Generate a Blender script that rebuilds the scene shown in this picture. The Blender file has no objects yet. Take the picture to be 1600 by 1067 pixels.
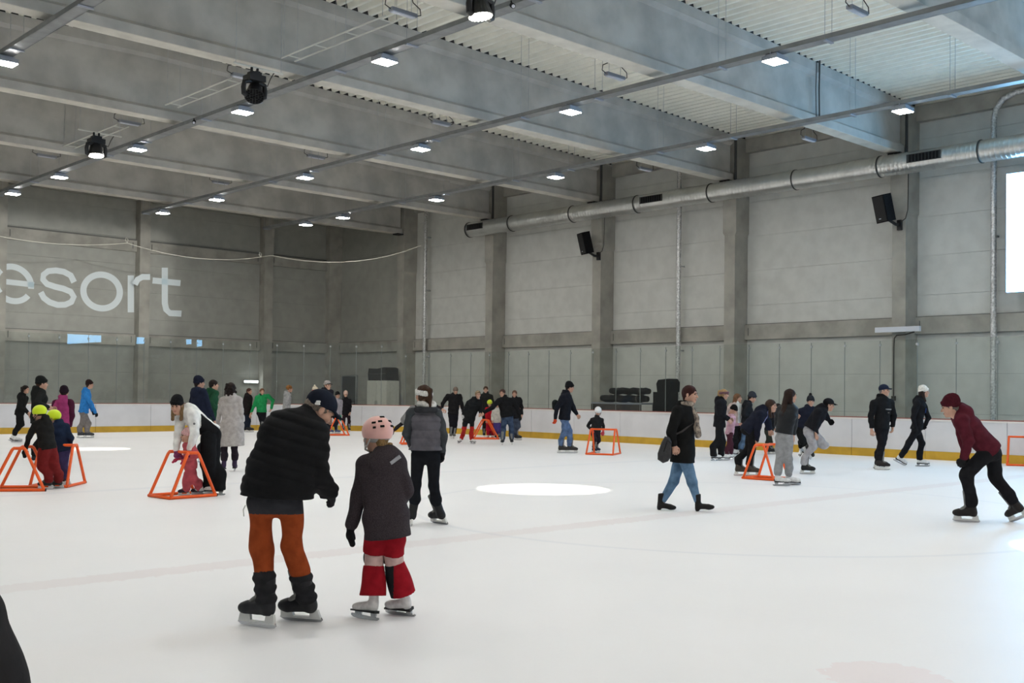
import bpy, math, random
import numpy as np
from mathutils import Matrix, Vector

random.seed(7)
RNG = np.random.default_rng(11)
SC = bpy.context.scene
COL = SC.collection

# ------------------------------------------------------------------ camera
YAW, PITCH, ROLL = np.radians([43.4197, 1.10598, 0.64603])
FPX, PPY, EYE = 1693.95, 580.755, 1.6
_cy, _sy = np.cos(YAW), np.sin(YAW); _cp, _sp = np.cos(PITCH), np.sin(PITCH); _cr, _sr = np.cos(ROLL), np.sin(ROLL)
CW = np.array([_sy*_cp, _cy*_cp, _sp]); _r0 = np.array([_cy, -_sy, 0.0]); _u0 = np.cross(_r0, CW)
CR = _r0*_cr + _u0*_sr; CU = -_r0*_sr + _u0*_cr
CPOS = np.array([0.0, 0.0, EYE])
cam_data = bpy.data.cameras.new('camera'); cam = bpy.data.objects.new('camera', cam_data); COL.objects.link(cam)
cam_data.sensor_width = 36.0; cam_data.lens = 36.0*FPX/1600.0
cam_data.shift_y = (PPY-533.5)/1600.0
cam_data.clip_end = 300.0; cam_data.clip_start = 0.05
cam.matrix_world = Matrix(((CR[0], CU[0], -CW[0], 0.0), (CR[1], CU[1], -CW[1], 0.0), (CR[2], CU[2], -CW[2], EYE), (0, 0, 0, 1)))
SC.camera = cam

def ray(x, y): return CW + CR*(x-800.0)/FPX - CU*(y-PPY)/FPX
def ground(x, y, z=0.0):
    r = ray(x, y); return CPOS + r*((z-EYE)/r[2])
def at_depth(x, y, d): return CPOS + ray(x, y)*d
def depth_of(p): return float((np.asarray(p)-CPOS) @ CW)
def on_X(x, y, X): r = ray(x, y); return CPOS + r*(X/r[0])
def on_Y(x, y, Y): r = ray(x, y); return CPOS + r*(Y/r[1])

# ------------------------------------------------------------------ world, exposure, light levels
world = bpy.data.worlds.new('world'); SC.world = world; world.use_nodes = True
world.node_tree.nodes['Background'].inputs[0].default_value = (0.5, 0.55, 0.6, 1)
world.node_tree.nodes['Background'].inputs[1].default_value = 0.02
SC.view_settings.view_transform = 'Standard'; SC.view_settings.look = 'None'
SC.view_settings.gamma = 1.0; SC.view_settings.use_curve_mapping = False
SC.view_settings.exposure = 0.0
LAMP_RADIANCE = 174.0            # LED ceiling panels
LAMP_COLOR = (1.0, 0.985, 0.95)
SPOT_WATTS = 2600.0              # moving heads lighting the ice
SCREEN_COLOR, SCREEN_STRENGTH = (0.24, 0.60, 1.0), 13.0
PROJECTOR_WATTS = 24000.0        # unseen projector whose beam brightens the back wall

# ------------------------------------------------------------------ tags
def tag(o, label=None, cat=None, group=None, kind=None):
    if label: o['label'] = label
    if cat: o['category'] = cat
    if group: o['group'] = group
    if kind: o['kind'] = kind
    return o

def empty(name, loc, label=None, cat=None, group=None, kind=None):
    o = bpy.data.objects.new(name, None); COL.objects.link(o)
    o.location = [float(v) for v in loc]; o.empty_display_size = 0.2
    return tag(o, label, cat, group, kind)

ORD = ['first', 'second', 'third', 'fourth', 'fifth', 'sixth', 'seventh', 'eighth', 'ninth', 'tenth', 'eleventh', 'twelfth', 'thirteenth']

# ------------------------------------------------------------------ materials
def mat(name, color, rough=0.6, metal=0.0, spec=0.4, noise=0.0, nscale=8.0, bump=0.0, bscale=40.0, emit=None, es=0.0, sheen=0.0, color2=None, stretch=None):
    m = bpy.data.materials.new(name); m.use_nodes = True
    nt = m.node_tree; b = nt.nodes['Principled BSDF']
    b.inputs['Base Color'].default_value = (*color, 1); b.inputs['Roughness'].default_value = rough
    b.inputs['Metallic'].default_value = metal; b.inputs['Specular IOR Level'].default_value = spec
    if sheen: b.inputs['Sheen Weight'].default_value = sheen
    if emit: b.inputs['Emission Color'].default_value = (*emit, 1); b.inputs['Emission Strength'].default_value = es
    tc = nt.nodes.new('ShaderNodeTexCoord'); src = tc.outputs['Object']
    if stretch:
        mp = nt.nodes.new('ShaderNodeMapping'); mp.inputs['Scale'].default_value = stretch
        nt.links.new(src, mp.inputs[0]); src = mp.outputs[0]
    if noise or color2:
        n = nt.nodes.new('ShaderNodeTexNoise'); n.inputs['Scale'].default_value = nscale; n.inputs['Detail'].default_value = 5
        nt.links.new(src, n.inputs['Vector'])
        mx = nt.nodes.new('ShaderNodeMix'); mx.data_type = 'RGBA'
        c2 = color2 if color2 else tuple(max(0, c*(1-noise)) for c in color)
        c1 = color if color2 else tuple(min(1, c*(1+noise)) for c in color)
        mx.inputs[6].default_value = (*c1, 1); mx.inputs[7].default_value = (*c2, 1)
        rp = nt.nodes.new('ShaderNodeMapRange'); rp.inputs[1].default_value = 0.35; rp.inputs[2].default_value = 0.65
        nt.links.new(n.outputs['Fac'], rp.inputs[0]); nt.links.new(rp.outputs[0], mx.inputs[0])
        nt.links.new(mx.outputs[2], b.inputs['Base Color'])
    if bump:
        n2 = nt.nodes.new('ShaderNodeTexNoise'); n2.inputs['Scale'].default_value = bscale; n2.inputs['Detail'].default_value = 4
        nt.links.new(src, n2.inputs['Vector'])
        bp = nt.nodes.new('ShaderNodeBump'); bp.inputs['Strength'].default_value = bump; bp.inputs['Distance'].default_value = 0.02
        nt.links.new(n2.outputs['Fac'], bp.inputs['Height']); nt.links.new(bp.outputs['Normal'], b.inputs['Normal'])
    return m

M = {}
M['concrete'] = mat('concrete', (0.38, 0.365, 0.325), 0.8, noise=0.16, nscale=1.6, bump=0.15, bscale=9)
M['concrete_beam'] = mat('concrete_beam', (0.445, 0.435, 0.41), 0.8, noise=0.13, nscale=1.4, bump=0.15, bscale=7)
M['soffit'] = mat('smooth_concrete_soffit', (0.58, 0.555, 0.49), 0.7, noise=0.10, nscale=2.0)
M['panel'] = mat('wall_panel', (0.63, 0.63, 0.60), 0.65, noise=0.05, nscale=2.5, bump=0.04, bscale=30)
M['panel_shaded'] = mat('wall_panel_shaded', (0.385, 0.385, 0.35), 0.65, noise=0.06, nscale=2.5, bump=0.04, bscale=30)  # darker copy of the wall panel, shade of the far end put into its colour
M['joint'] = mat('panel_joint', (0.17, 0.17, 0.16), 0.9)
M['deck'] = mat('roof_sheet_steel', (0.86, 0.84, 0.735), 0.5, noise=0.04, nscale=3)
M['galv'] = mat('galvanised_steel', (0.44, 0.46, 0.47), 0.42, metal=0.75, noise=0.12, nscale=6)
M['tray'] = mat('cable_tray_steel', (0.27, 0.28, 0.285), 0.5, metal=0.55, noise=0.1, nscale=4)
M['white_rod'] = mat('white_painted_steel', (0.62, 0.62, 0.57), 0.5)
M['foil'] = mat('silver_pipe_foil', (0.62, 0.62, 0.62), 0.35, metal=0.6, noise=0.3, nscale=18, bump=0.5, bscale=22)
M['black_metal'] = mat('black_metal', (0.012, 0.012, 0.013), 0.45)
M['black_plastic'] = mat('black_plastic', (0.012, 0.012, 0.013), 0.7, spec=0.08, noise=0.2, nscale=20)
M['dark_pipe'] = mat('dark_drain_pipe', (0.05, 0.05, 0.05), 0.6)
M['lamp_body'] = mat('lamp_body_grey', (0.35, 0.37, 0.42), 0.4, metal=0.4)
M['lamp_diffuser'] = mat('lamp_diffuser', (0.9, 0.9, 0.9), 0.5, emit=LAMP_COLOR, es=LAMP_RADIANCE)
M['led'] = mat('led_lens', (0.9, 0.9, 0.9), 0.3, emit=(1.0, 0.98, 0.86), es=9.0)
M['tube_lamp'] = mat('tube_lamp_light', (0.9, 0.9, 0.9), 0.3, emit=(0.95, 1.0, 1.0), es=14.0)
M['lens_off'] = mat('unlit_lamp_lens', (0.66, 0.68, 0.74), 0.35)
M['board'] = mat('board_white', (0.66, 0.66, 0.68), 0.5, noise=0.05, nscale=1.5, bump=0.02)
M['board_cap'] = mat('board_cap_white', (0.74, 0.72, 0.69), 0.45)
M['board_rail'] = mat('board_rail_red', (0.30, 0.11, 0.09), 0.5)
M['kick'] = mat('kick_plate_yellow', (0.56, 0.34, 0.03), 0.5, noise=0.1, nscale=3)
M['orange_tube'] = mat('orange_skating_aid', (0.86, 0.115, 0.012), 0.4, spec=0.4)
M['rubber'] = mat('black_rubber', (0.02, 0.02, 0.02), 0.7)
M['steel_blade'] = mat('skate_blade_steel', (0.55, 0.56, 0.58), 0.25, metal=0.9)
M['white_plastic'] = mat('white_plastic', (0.72, 0.72, 0.70), 0.4)
M['letter'] = mat('projected_light', (0.60, 0.63, 0.63), 0.7, emit=(0.80, 0.95, 1.0), es=0.17)  # projected light put into the colour, letters glow faintly by themselves
M['display'] = mat('led_screen_face', (0.8, 0.9, 1.0), 0.4, emit=SCREEN_COLOR, es=SCREEN_STRENGTH)  # glowing face of the bright screens on the right wall
M['cabinet'] = mat('light_grey_cabinet', (0.58, 0.58, 0.52), 0.6, noise=0.05)
M['door_dark'] = mat('dark_door', (0.03, 0.033, 0.034), 0.5)
M['wood_dark'] = mat('dark_bench_wood', (0.05, 0.04, 0.035), 0.6, noise=0.3)
M['rope'] = mat('net_rope', (0.55, 0.53, 0.46), 0.7)
M['cable'] = mat('dark_cable', (0.05, 0.045, 0.04), 0.7)

def glass_mat(name, tint, milk, ior=1.45):
    m = bpy.data.materials.new(name); m.use_nodes = True; nt = m.node_tree; nt.nodes.clear()
    out = nt.nodes.new('ShaderNodeOutputMaterial'); mix = nt.nodes.new('ShaderNodeMixShader')
    tr = nt.nodes.new('ShaderNodeBsdfTransparent'); tr.inputs[0].default_value = (*tint, 1)
    gl = nt.nodes.new('ShaderNodeBsdfGlossy'); gl.inputs['Roughness'].default_value = 0.0
    fr = nt.nodes.new('ShaderNodeFresnel'); fr.inputs[0].default_value = ior
    df = nt.nodes.new('ShaderNodeBsdfDiffuse'); df.inputs[0].default_value = (0.6, 0.65, 0.65, 1)
    m2 = nt.nodes.new('ShaderNodeMixShader'); m2.inputs[0].default_value = milk
    nt.links.new(tr.outputs[0], m2.inputs[1]); nt.links.new(df.outputs[0], m2.inputs[2])
    nt.links.new(fr.outputs[0], mix.inputs[0]); nt.links.new(m2.outputs[0], mix.inputs[1]); nt.links.new(gl.outputs[0], mix.inputs[2])
    nt.links.new(mix.outputs[0], out.inputs[0]); return m
M['glass'] = glass_mat('rink_glass', (0.955, 0.975, 0.965), 0.016)
M['glass_side'] = glass_mat('rink_glass_side', (0.92, 0.94, 0.925), 0.012, 1.2)
M['glass_edge'] = mat('glass_edge', (0.20, 0.23, 0.22), 0.3)

def net_mat():
    m = bpy.data.materials.new('net_mesh'); m.use_nodes = True; nt = m.node_tree; nt.nodes.clear()
    out = nt.nodes.new('ShaderNodeOutputMaterial'); mix = nt.nodes.new('ShaderNodeMixShader'); mix.inputs[0].default_value = 0.10
    tr = nt.nodes.new('ShaderNodeBsdfTransparent'); df = nt.nodes.new('ShaderNodeBsdfDiffuse'); df.inputs[0].default_value = (0.25, 0.25, 0.22, 1)
    nt.links.new(tr.outputs[0], mix.inputs[1]); nt.links.new(df.outputs[0], mix.inputs[2]); nt.links.new(mix.outputs[0], out.inputs[0]); return m
M['net'] = net_mat()

# ------------------------------------------------------------------ mesh helpers
def mesh_from(name, V, F):
    """V (n,3); F list of index tuples or (m,4)/(m,3) array"""
    me = bpy.data.meshes.new(name)
    V = np.asarray(V, dtype=np.float32)
    if isinstance(F, np.ndarray):
        k = F.shape[1]; n = len(F)
        me.vertices.add(len(V)); me.vertices.foreach_set('co', V.ravel())
        me.loops.add(n*k); me.loops.foreach_set('vertex_index', F.astype(np.int32).ravel())
        me.polygons.add(n); me.polygons.foreach_set('loop_start', np.arange(0, n*k, k, dtype=np.int32))
        me.update(calc_edges=True)
    else:
        me.from_pydata([tuple(map(float, v)) for v in V], [], F); me.update()
    return me

def add_obj(name, me, material=None, parent=None, loc=None, smooth=False):
    o = bpy.data.objects.new(name, me); COL.objects.link(o)
    if material is not None and not me.materials: me.materials.append(material)
    if parent is not None: o.parent = parent
    if loc is not None: o.location = [float(v) for v in loc]
    if smooth: me.polygons.foreach_set('use_smooth', np.ones(len(me.polygons), dtype=bool))
    return o

class MB:
    """collects simple solids into one mesh"""
    def __init__(s): s.v = []; s.f = []; s.m = []; s.cur = 0
    def add(s, V, F):
        n = len(s.v); s.v += [tuple(float(c) for c in v) for v in V]; s.f += [tuple(i+n for i in f) for f in F]; s.m += [s.cur]*len(F)
    def box(s, c, size, R=None):
        c = np.asarray(c, float); h = np.asarray(size, float)/2
        P = np.array([[x, y, z] for x in (-1, 1) for y in (-1, 1) for z in (-1, 1)])*h
        if R is not None: P = P @ np.asarray(R).T
        s.add(P+c, [(0, 1, 3, 2), (4, 6, 7, 5), (0, 4, 5, 1), (2, 3, 7, 6), (0, 2, 6, 4), (1, 5, 7, 3)])
    def box2(s, a, b):
        a = np.asarray(a, float); b = np.asarray(b, float); s.box((a+b)/2, np.abs(b-a))
    def prism(s, poly, axis_a, axis_b, o, direction, length):
        """poly in (a,b) plane extruded"""
        o = np.asarray(o, float); A = np.asarray(axis_a, float); B = np.asarray(axis_b, float); Dv = np.asarray(direction, float)*length
        P = [o + A*p[0] + B*p[1] for p in poly]; n = len(P)
        s.add(P + [p + Dv for p in P], [tuple(range(n))[::-1], tuple(range(n, 2*n))] + [(i, (i+1) % n, n+(i+1) % n, n+i) for i in range(n)])
    def tube(s, pts, r, n=8, closed=False, caps=True):
        P = [np.asarray(p, float) for p in pts]; m = len(P)
        rr = r if hasattr(r, '__len__') else [r]*m
        T = []
        for i in range(m):
            a = P[i-1] if (i > 0 or closed) else P[i]; b = P[(i+1) % m] if (i < m-1 or closed) else P[i]
            t = b-a; T.append(t/(np.linalg.norm(t)+1e-12))
        ref = np.array([0, 0, 1.0]) if abs(T[0][2]) < 0.9 else np.array([1.0, 0, 0])
        N = np.cross(T[0], ref); N /= np.linalg.norm(N); V = []
        for i in range(m):
            N = N - T[i]*(N @ T[i]); N /= np.linalg.norm(N)+1e-12; B = np.cross(T[i], N)
            for k in range(n):
                a = 2*math.pi*k/n; V.append(P[i] + rr[i]*(math.cos(a)*N + math.sin(a)*B))
        F = []
        for i in range(m if closed else m-1):
            j = (i+1) % m
            for k in range(n): F.append((i*n+k, i*n+(k+1) % n, j*n+(k+1) % n, j*n+k))
        if caps and not closed: F += [tuple(range(n))[::-1], tuple(range((m-1)*n, m*n))]
        s.add(V, F)
    def lathe(s, prof, o=(0, 0, 0), axis=(0, 0, 1), n=16):
        ax = np.asarray(axis, float); ax /= np.linalg.norm(ax)
        ref = np.array([1.0, 0, 0]) if abs(ax[0]) < 0.9 else np.array([0, 1.0, 0])
        A = np.cross(ax, ref); A /= np.linalg.norm(A); B = np.cross(ax, A); o = np.asarray(o, float)
        V = []; m = len(prof)
        for (r, h) in prof:
            for k in range(n):
                a = 2*math.pi*k/n; V.append(o + ax*h + r*(math.cos(a)*A + math.sin(a)*B))
        F = [(i*n+k, i*n+(k+1) % n, (i+1)*n+(k+1) % n, (i+1)*n+k) for i in range(m-1) for k in range(n)]
        F += [tuple(range(n))[::-1], tuple(range((m-1)*n, m*n))]
        s.add(V, F)
    def mesh(s, name): return mesh_from(name, s.v, s.f)
    def build(s, name, material, parent=None, loc=None, smooth=False):
        return add_obj(name, s.mesh(name), material, parent, loc, smooth)

def dup(o, parent=None, loc=None):
    c = o.copy(); COL.objects.link(c)
    if parent is not None: c.parent = parent
    if loc is not None: c.location = [float(v) for v in loc]
    return c
def dup_tree(o, loc, children_of):
    c = dup(o, None, loc)
    for ch in children_of:
        k = dup(ch, c)
        for g in ch.children: dup(g, k)
    return c
# ------------------------------------------------------------------ the hall
XW, YW = 30.93, 45.45            # inner faces of right and back wall
XL, YF = -6.0, -27.0
XC, YC = 30.2, 45.0              # column faces
ROOF = 10.25
XB, YB, RB = 27.1, 38.6, 8.0     # boards of the rink
XB0, YB0 = -1.0, -20.6
LINE_Y = 9.0

# ice: rounded rectangle, lines are flat print under the ice
def rink_outline(off=0.0, n=14):
    pts = []
    for cx, cy, a0 in ((XB-RB, YB-RB, 0), (XB0+RB, YB-RB, 90), (XB0+RB, YB0+RB, 180), (XB-RB, YB0+RB, 270)):
        for i in range(n+1):
            a = math.radians(a0+90.0*i/n); pts.append((cx+(RB+off)*math.cos(a), cy+(RB+off)*math.sin(a)))
    return pts
def ice_material():
    m = bpy.data.materials.new('ice'); m.use_nodes = True; nt = m.node_tree; b = nt.nodes['Principled BSDF']
    N = nt.nodes.new; L = nt.links.new
    tc = N('ShaderNodeTexCoord'); sep = N('ShaderNodeSeparateXYZ'); L(tc.outputs['Object'], sep.inputs[0])
    def math_(op, a, bb=None):
        n = N('ShaderNodeMath'); n.operation = op
        for i, v in enumerate((a, bb)):
            if v is None: continue
            if isinstance(v, (int, float)): n.inputs[i].default_value = v
            else: L(v, n.inputs[i])
        return n.outputs[0]
    nz = N('ShaderNodeTexNoise'); nz.inputs['Scale'].default_value = 0.55; nz.inputs['Detail'].default_value = 6; L(tc.outputs['Object'], nz.inputs['Vector'])
    sc = N('ShaderNodeTexNoise'); sc.inputs['Scale'].default_value = 14; sc.inputs['Detail'].default_value = 6; L(tc.outputs['Object'], sc.inputs['Vector'])
    base = N('ShaderNodeMix'); base.data_type = 'RGBA'; base.inputs[6].default_value = (0.855, 0.842, 0.842, 1); base.inputs[7].default_value = (0.925, 0.912, 0.912, 1)
    L(nz.outputs['Fac'], base.inputs[0])
    def over(prev, mask, col, strength):
        mx = N('ShaderNodeMix'); mx.data_type = 'RGBA'; mx.inputs[7].default_value = (*col, 1)
        L(prev, mx.inputs[6]); L(math_('MULTIPLY', mask, strength), mx.inputs[0]); return mx.outputs[2]
    dy = math_('ABSOLUTE', math_('SUBTRACT', sep.outputs[1], LINE_Y))
    wob = math_('MULTIPLY', math_('SUBTRACT', sc.outputs['Fac'], 0.5), 0.25)
    lm = math_('LESS_THAN', math_('ADD', dy, wob), 0.19)
    faded = math_('MULTIPLY', lm, math_('MULTIPLY', nz.outputs['Fac'], 0.9))
    c = over(base.outputs[2], faded, (0.60, 0.40, 0.39), 0.36)
    rr = math_('SQRT', math_('ADD', math_('POWER', math_('SUBTRACT', sep.outputs[0], 12.8), 2.0), math_('POWER', dy, 2.0)))
    ring = math_('LESS_THAN', math_('ABSOLUTE', math_('SUBTRACT', rr, 4.5)), 0.05)
    c = over(c, ring, (0.42, 0.47, 0.58), 0.14)
    for yy in (16.7, 34.6):
        bl = math_('LESS_THAN', math_('ABSOLUTE', math_('SUBTRACT', sep.outputs[1], yy)), 0.14)
        c = over(c, math_('MULTIPLY', bl, nz.outputs['Fac']), (0.42, 0.48, 0.6), 0.22)
    r2 = math_('SQRT', math_('ADD', math_('POWER', math_('SUBTRACT', sep.outputs[0], 5.85), 2.0), math_('POWER', math_('SUBTRACT', sep.outputs[1], 3.05), 2.0)))
    sp = math_('LESS_THAN', math_('ADD', r2, wob), 0.34)
    c = over(c, math_('MULTIPLY', sp, nz.outputs['Fac']), (0.8, 0.45, 0.45), 0.35)
    L(c, b.inputs['Base Color'])
    b.inputs['Roughness'].default_value = 0.42; b.inputs['Specular IOR Level'].default_value = 0.22
    bp = N('ShaderNodeBump'); bp.inputs['Strength'].default_value = 0.12; bp.inputs['Distance'].default_value = 0.01
    mp = N('ShaderNodeMapping'); mp.inputs['Scale'].default_value = (1.0, 6.0, 1.0); mp.inputs['Rotation'].default_value = (0, 0, 0.5); L(tc.outputs['Object'], mp.inputs[0])
    s2 = N('ShaderNodeTexNoise'); s2.inputs['Scale'].default_value = 5; s2.inputs['Detail'].default_value = 8; L(mp.outputs[0], s2.inputs['Vector'])
    L(s2.outputs['Fac'], bp.inputs['Height']); L(bp.outputs[0], b.inputs['Normal'])
    return m
mb = MB(); ol = rink_outline(0.05)
mb.add([(x, y, 0) for x, y in ol] + [(x, y, -0.04) for x, y in ol], [tuple(range(len(ol)))] + [(i, len(ol)+i, len(ol)+(i+1) % len(ol), (i+1) % len(ol)) for i in range(len(ol))])
ice = mb.build('floor', ice_material()); tag(ice, 'white skated ice surface of the rink with faded lines', None, None, 'structure')
mb = MB(); mb.box2((XL-0.3, YF-0.3, -0.3), (XW+0.4, YW+0.4, -0.041))
o = mb.build('floor', M['concrete']); tag(o, 'grey concrete floor around the ice', None, None, 'structure')

# walls: dark backing with separate facade panels and concrete rails
COLS_R = [15.15-6.0*k for k in range(-5, 8)]      # near faces of columns on the right wall (width .42)
COLS_B = [14.45, 20.40, 26.50, 8.45, 2.4, -3.6]    # left faces of columns on the back wall (width .46)
def wall_box(name, a, b, m):
    mb = MB(); mb.box2(a, b); o = mb.build(name, m); o['kind'] = 'structure'; return o
wall_r = wall_box('wall_right', (XW+0.06, YF, -0.1), (XW+0.3, YW+0.3, 11.0), M['joint'])
wall_b = wall_box('wall_back', (XL, YW+0.06, -0.1), (XW+0.3, YW+0.3, 11.0), M['joint'])
wall_l = wall_box('wall_left', (XL-0.3, YF, -0.1), (XL, YW+0.3, 11.0), M['panel'])
wall_f = wall_box('wall_front', (XL, YF-0.3, -0.1), (XW+0.3, YF, 11.0), M['panel'])
PANEL_H = 1.165
row_z = [-0.05] + [1.13 + PANEL_H*i for i in range(9)]
row_z = [z for z in row_z if z < 10.4]
WIN_R = []
def bays(cols, w, lo, hi):
    edges = sorted(cols); out = []; prev = lo
    for c in edges:
        if c+w < lo or c > hi: continue
        if c-prev > 0.3: out.append((prev, c))
        prev = c+w
    if hi-prev > 0.3: out.append((prev, hi))
    return out
def wall_panel(parent, horiz, lo, hi, z0, z1, m):
    mb = MB(); g = 0.003
    if horiz == 'right': mb.box2((XW, lo+g, z0+g), (XW+0.06, hi-g, z1-g))
    else: mb.box2((lo+g, YW, z0+g), (hi-g, YW+0.06, z1-g))
    o = mb.build('wall_panel', m, parent)
for lo, hi in bays(COLS_R, 0.42, YF, YW):
    if hi < -9: continue
    for i, z in enumerate(row_z):
        zt = row_z[i+1] if i+1 < len(row_z) else 10.85
        wins = [w for w in WIN_R if w[0] < hi and w[1] > lo and w[2] < zt and w[3] > z]
        if wins:
            w = wins[0]
            if w[0]-lo > 0.1: wall_panel(wall_r, 'right', lo, w[0]-0.02, z, zt, M['panel'])
            if hi-w[1] > 0.1: wall_panel(wall_r, 'right', w[1]+0.02, hi, z, zt, M['panel'])
            if z < w[2]: wall_panel(wall_r, 'right', max(lo, w[0]-0.02), min(hi, w[1]+0.02), z, w[2]-0.02, M['panel'])
            if zt > w[3]: wall_panel(wall_r, 'right', max(lo, w[0]-0.02), min(hi, w[1]+0.02), w[3]+0.02, zt, M['panel'])
        else: wall_panel(wall_r, 'right', lo, hi, z, zt, M['panel'] if lo < 39 else M['panel_shaded'])
for lo, hi in bays(COLS_B, 0.46, XL, XW):
    for i, z in enumerate(row_z):
        zt = row_z[i+1] if i+1 < len(row_z) else 10.85
        wall_panel(wall_b, 'back', lo, hi, z, zt, M['panel_shaded'])
# big bright screens fixed to the fronts of the columns
for (y0, y1, z0, z1, lab) in ((9.0, 12.22, 4.48, 7.74, 'bright white screen on the right wall, cut off by the picture edge'), (-0.7, 5.16, 4.70, 7.9, 'second bright white screen on the right wall, out of view')):
    r = empty('led_screen', (30.10, (y0+y1)/2, z0), lab, 'screen', 'bright screens on the right wall')
    w, hgt = (y1-y0)/2, z1-z0
    mb = MB(); mb.box2((0.012, -w, 0), (0.085, w, hgt)); mb.build('screen_housing', M['lamp_body'], r)
    mb = MB(); mb.box2((0.0, -w+0.01, 0.01), (0.011, w-0.01, hgt-0.01)); mb.build('screen_face', M['display'], r)
    for t in (0.15, 0.85):
        mb = MB(); mb.box2((0.086, -w+0.1, t*hgt-0.04), (0.11, w-0.1, t*hgt+0.04)); mb.build('mounting_rail', M['galv'], r)
    for yy in (-w+0.3, w-0.3):
        mb = MB(); mb.box2((0.111, yy-0.04, 0.3), (0.82, yy+0.04, 0.38)); mb.build('wall_arm', M['galv'], r)
# concrete rails between columns
def rail(name, parent, side, lo, hi, z0, z1, d):
    mb = MB()
    if side == 'right': mb.box2((XW-d, lo, z0), (XW+0.02, hi, z1))
    else: mb.box2((lo, YW-d, z0), (hi, YW+0.02, z1))
    return mb.build(name, M['concrete'], parent)
for lo, hi in bays(COLS_R, 0.42, -9, YW):
    rail('wall_rail', wall_r, 'right', lo+0.01, hi-0.01, 3.47, 3.97, 0.16)
    mb = MB(); mb.box2((XW-0.10, lo+0.01, 3.97), (XW-0.004, hi-0.01, 3.995)); mb.build('rail_shadow_strip', M['joint'], wall_r)  # dark strip drawn in as the shadow line above the rail
    rail('roof_edge_beam', wall_r, 'right', lo+0.01, hi-0.01, 9.78, 10.24, 0.22)
    for y in (lo+0.16, hi-0.16):
        mb = MB(); mb.box2((XW-0.175, y-0.012, 3.60), (XW-0.16, y+0.012, 3.86)); mb.build('rail_bracket', M['joint'], wall_r)
for lo, hi in bays(COLS_B, 0.46, XL, XW):
    rail('wall_rail', wall_b, 'back', lo+0.01, hi-0.01, 3.45, 3.93, 0.16)
    rail('wall_rail', wall_b, 'back', lo+0.01, hi-0.01, 7.52, 8.00, 0.16)
    for z in (8.0, 3.93):
        mb = MB(); mb.box2((lo+0.01, YW-0.10, z), (hi-0.01, YW-0.004, z+(0.07 if z > 5 else 0.03))); mb.build('rail_shadow_strip', M['joint'], wall_b)  # same painted shadow line above the back wall rails
    rail('roof_edge_beam', wall_b, 'back', lo+0.01, hi-0.01, 9.75, 10.24, 0.2)
    for x in (lo+0.2, hi-0.2):
        for z in (3.58, 7.64):
            mb = MB(); mb.box2((x-0.015, YW-0.178, z), (x+0.015, YW-0.16, z+0.27)); mb.build('rail_bracket', M['joint'], wall_b)
# columns, wider above the corbel line
def column(x0, x1, y0, y1, corbel, label, group):
    root = empty('concrete_column', ((x0+x1)/2, (y0+y1)/2, -0.04), label, 'column', group)
    mb = MB(); c = np.array([(x0+x1)/2, (y0+y1)/2, -0.04])
    mb.box2(np.array([x0, y0, -0.04])-c, np.array([x1, y1, 10.2 if not corbel else 6.95])-c); mb.build('shaft', M['concrete'], root)
    if corbel:
        e = 0.055; mb = MB()
        P = []
        for z, g in ((6.95, 0.0), (7.06, e), (10.22, e)):
            P += [(x0-c[0]-g*0.4, y0-c[1]-g, z+0.04), (x1-c[0], y0-c[1]-g, z+0.04), (x1-c[0], y1-c[1]+g, z+0.04), (x0-c[0]-g*0.4, y1-c[1]+g, z+0.04)]
        F = [(3, 2, 1, 0), (8, 9, 10, 11)] + [(r*4+i, r*4+(i+1) % 4, r*4+4+(i+1) % 4, r*4+4+i) for r in range(2) for i in range(4)]
        mb.add(P, F); mb.build('column_head', M['concrete'], root)
    return root
vis = sorted([y for y in COLS_R if y > -9], reverse=True)
for i, y in enumerate(vis):
    lab = 'grey concrete column in the far right corner of the hall' if i == 0 else '%s grey concrete column from the far corner along the right wall' % ORD[i-1]
    column(XC, XW-0.005, y, y+0.42 if i else YW-0.005, True, lab, 'columns along the right wall')
for i, x in enumerate(sorted(COLS_B, reverse=True)):
    column(x, x+0.46, YC, YW-0.005, False, '%s grey concrete column from the far corner along the back wall' % ORD[i], 'columns along the back wall')

# roof: flat top plus one trapezoidal sheet per bay
mb = MB(); mb.box2((XL-0.3, YF-0.3, 10.86), (XW+0.3, YW+0.3, 11.0)); roof = mb.build('ceiling', M['deck']); roof['kind'] = 'structure'
BEAMS = sorted([y for y in COLS_R if y < 44])
XRIDGE = 12.5
def roof_z(x): return 10.26 + 0.021*(XW-XRIDGE) - 0.021*abs(x-XRIDGE)      # the roof rises gently to a ridge along the middle
pitch, dep = 0.30, 0.15
n = int((XW-XL)/pitch)
prof = []
for i in range(n):
    x = XL + i*pitch
    for dx, up in ((0, dep), (0.12, dep), (0.16, 0), (0.26, 0)): prof.append((x+dx, roof_z(x+dx)+up))
prof.append((XL+n*pitch, roof_z(XL+n*pitch)+dep)); prof.append((XW+0.05, roof_z(XW)+dep))
P = np.array(prof)
edges = [YF] + [y+0.21 for y in BEAMS] + [YW+0.05]
for a, b in zip(edges[:-1], edges[1:]):
    k = len(P); V = np.vstack([np.c_[P[:, 0], np.full(k, a), P[:, 1]], np.c_[P[:, 0], np.full(k, b), P[:, 1]]])
    F = np.array([(i, i+1, k+i+1, k+i) for i in range(k-1)])
    add_obj('roof_sheet', mesh_from('roof_sheet', V, F), M['deck'], roof)
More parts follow.
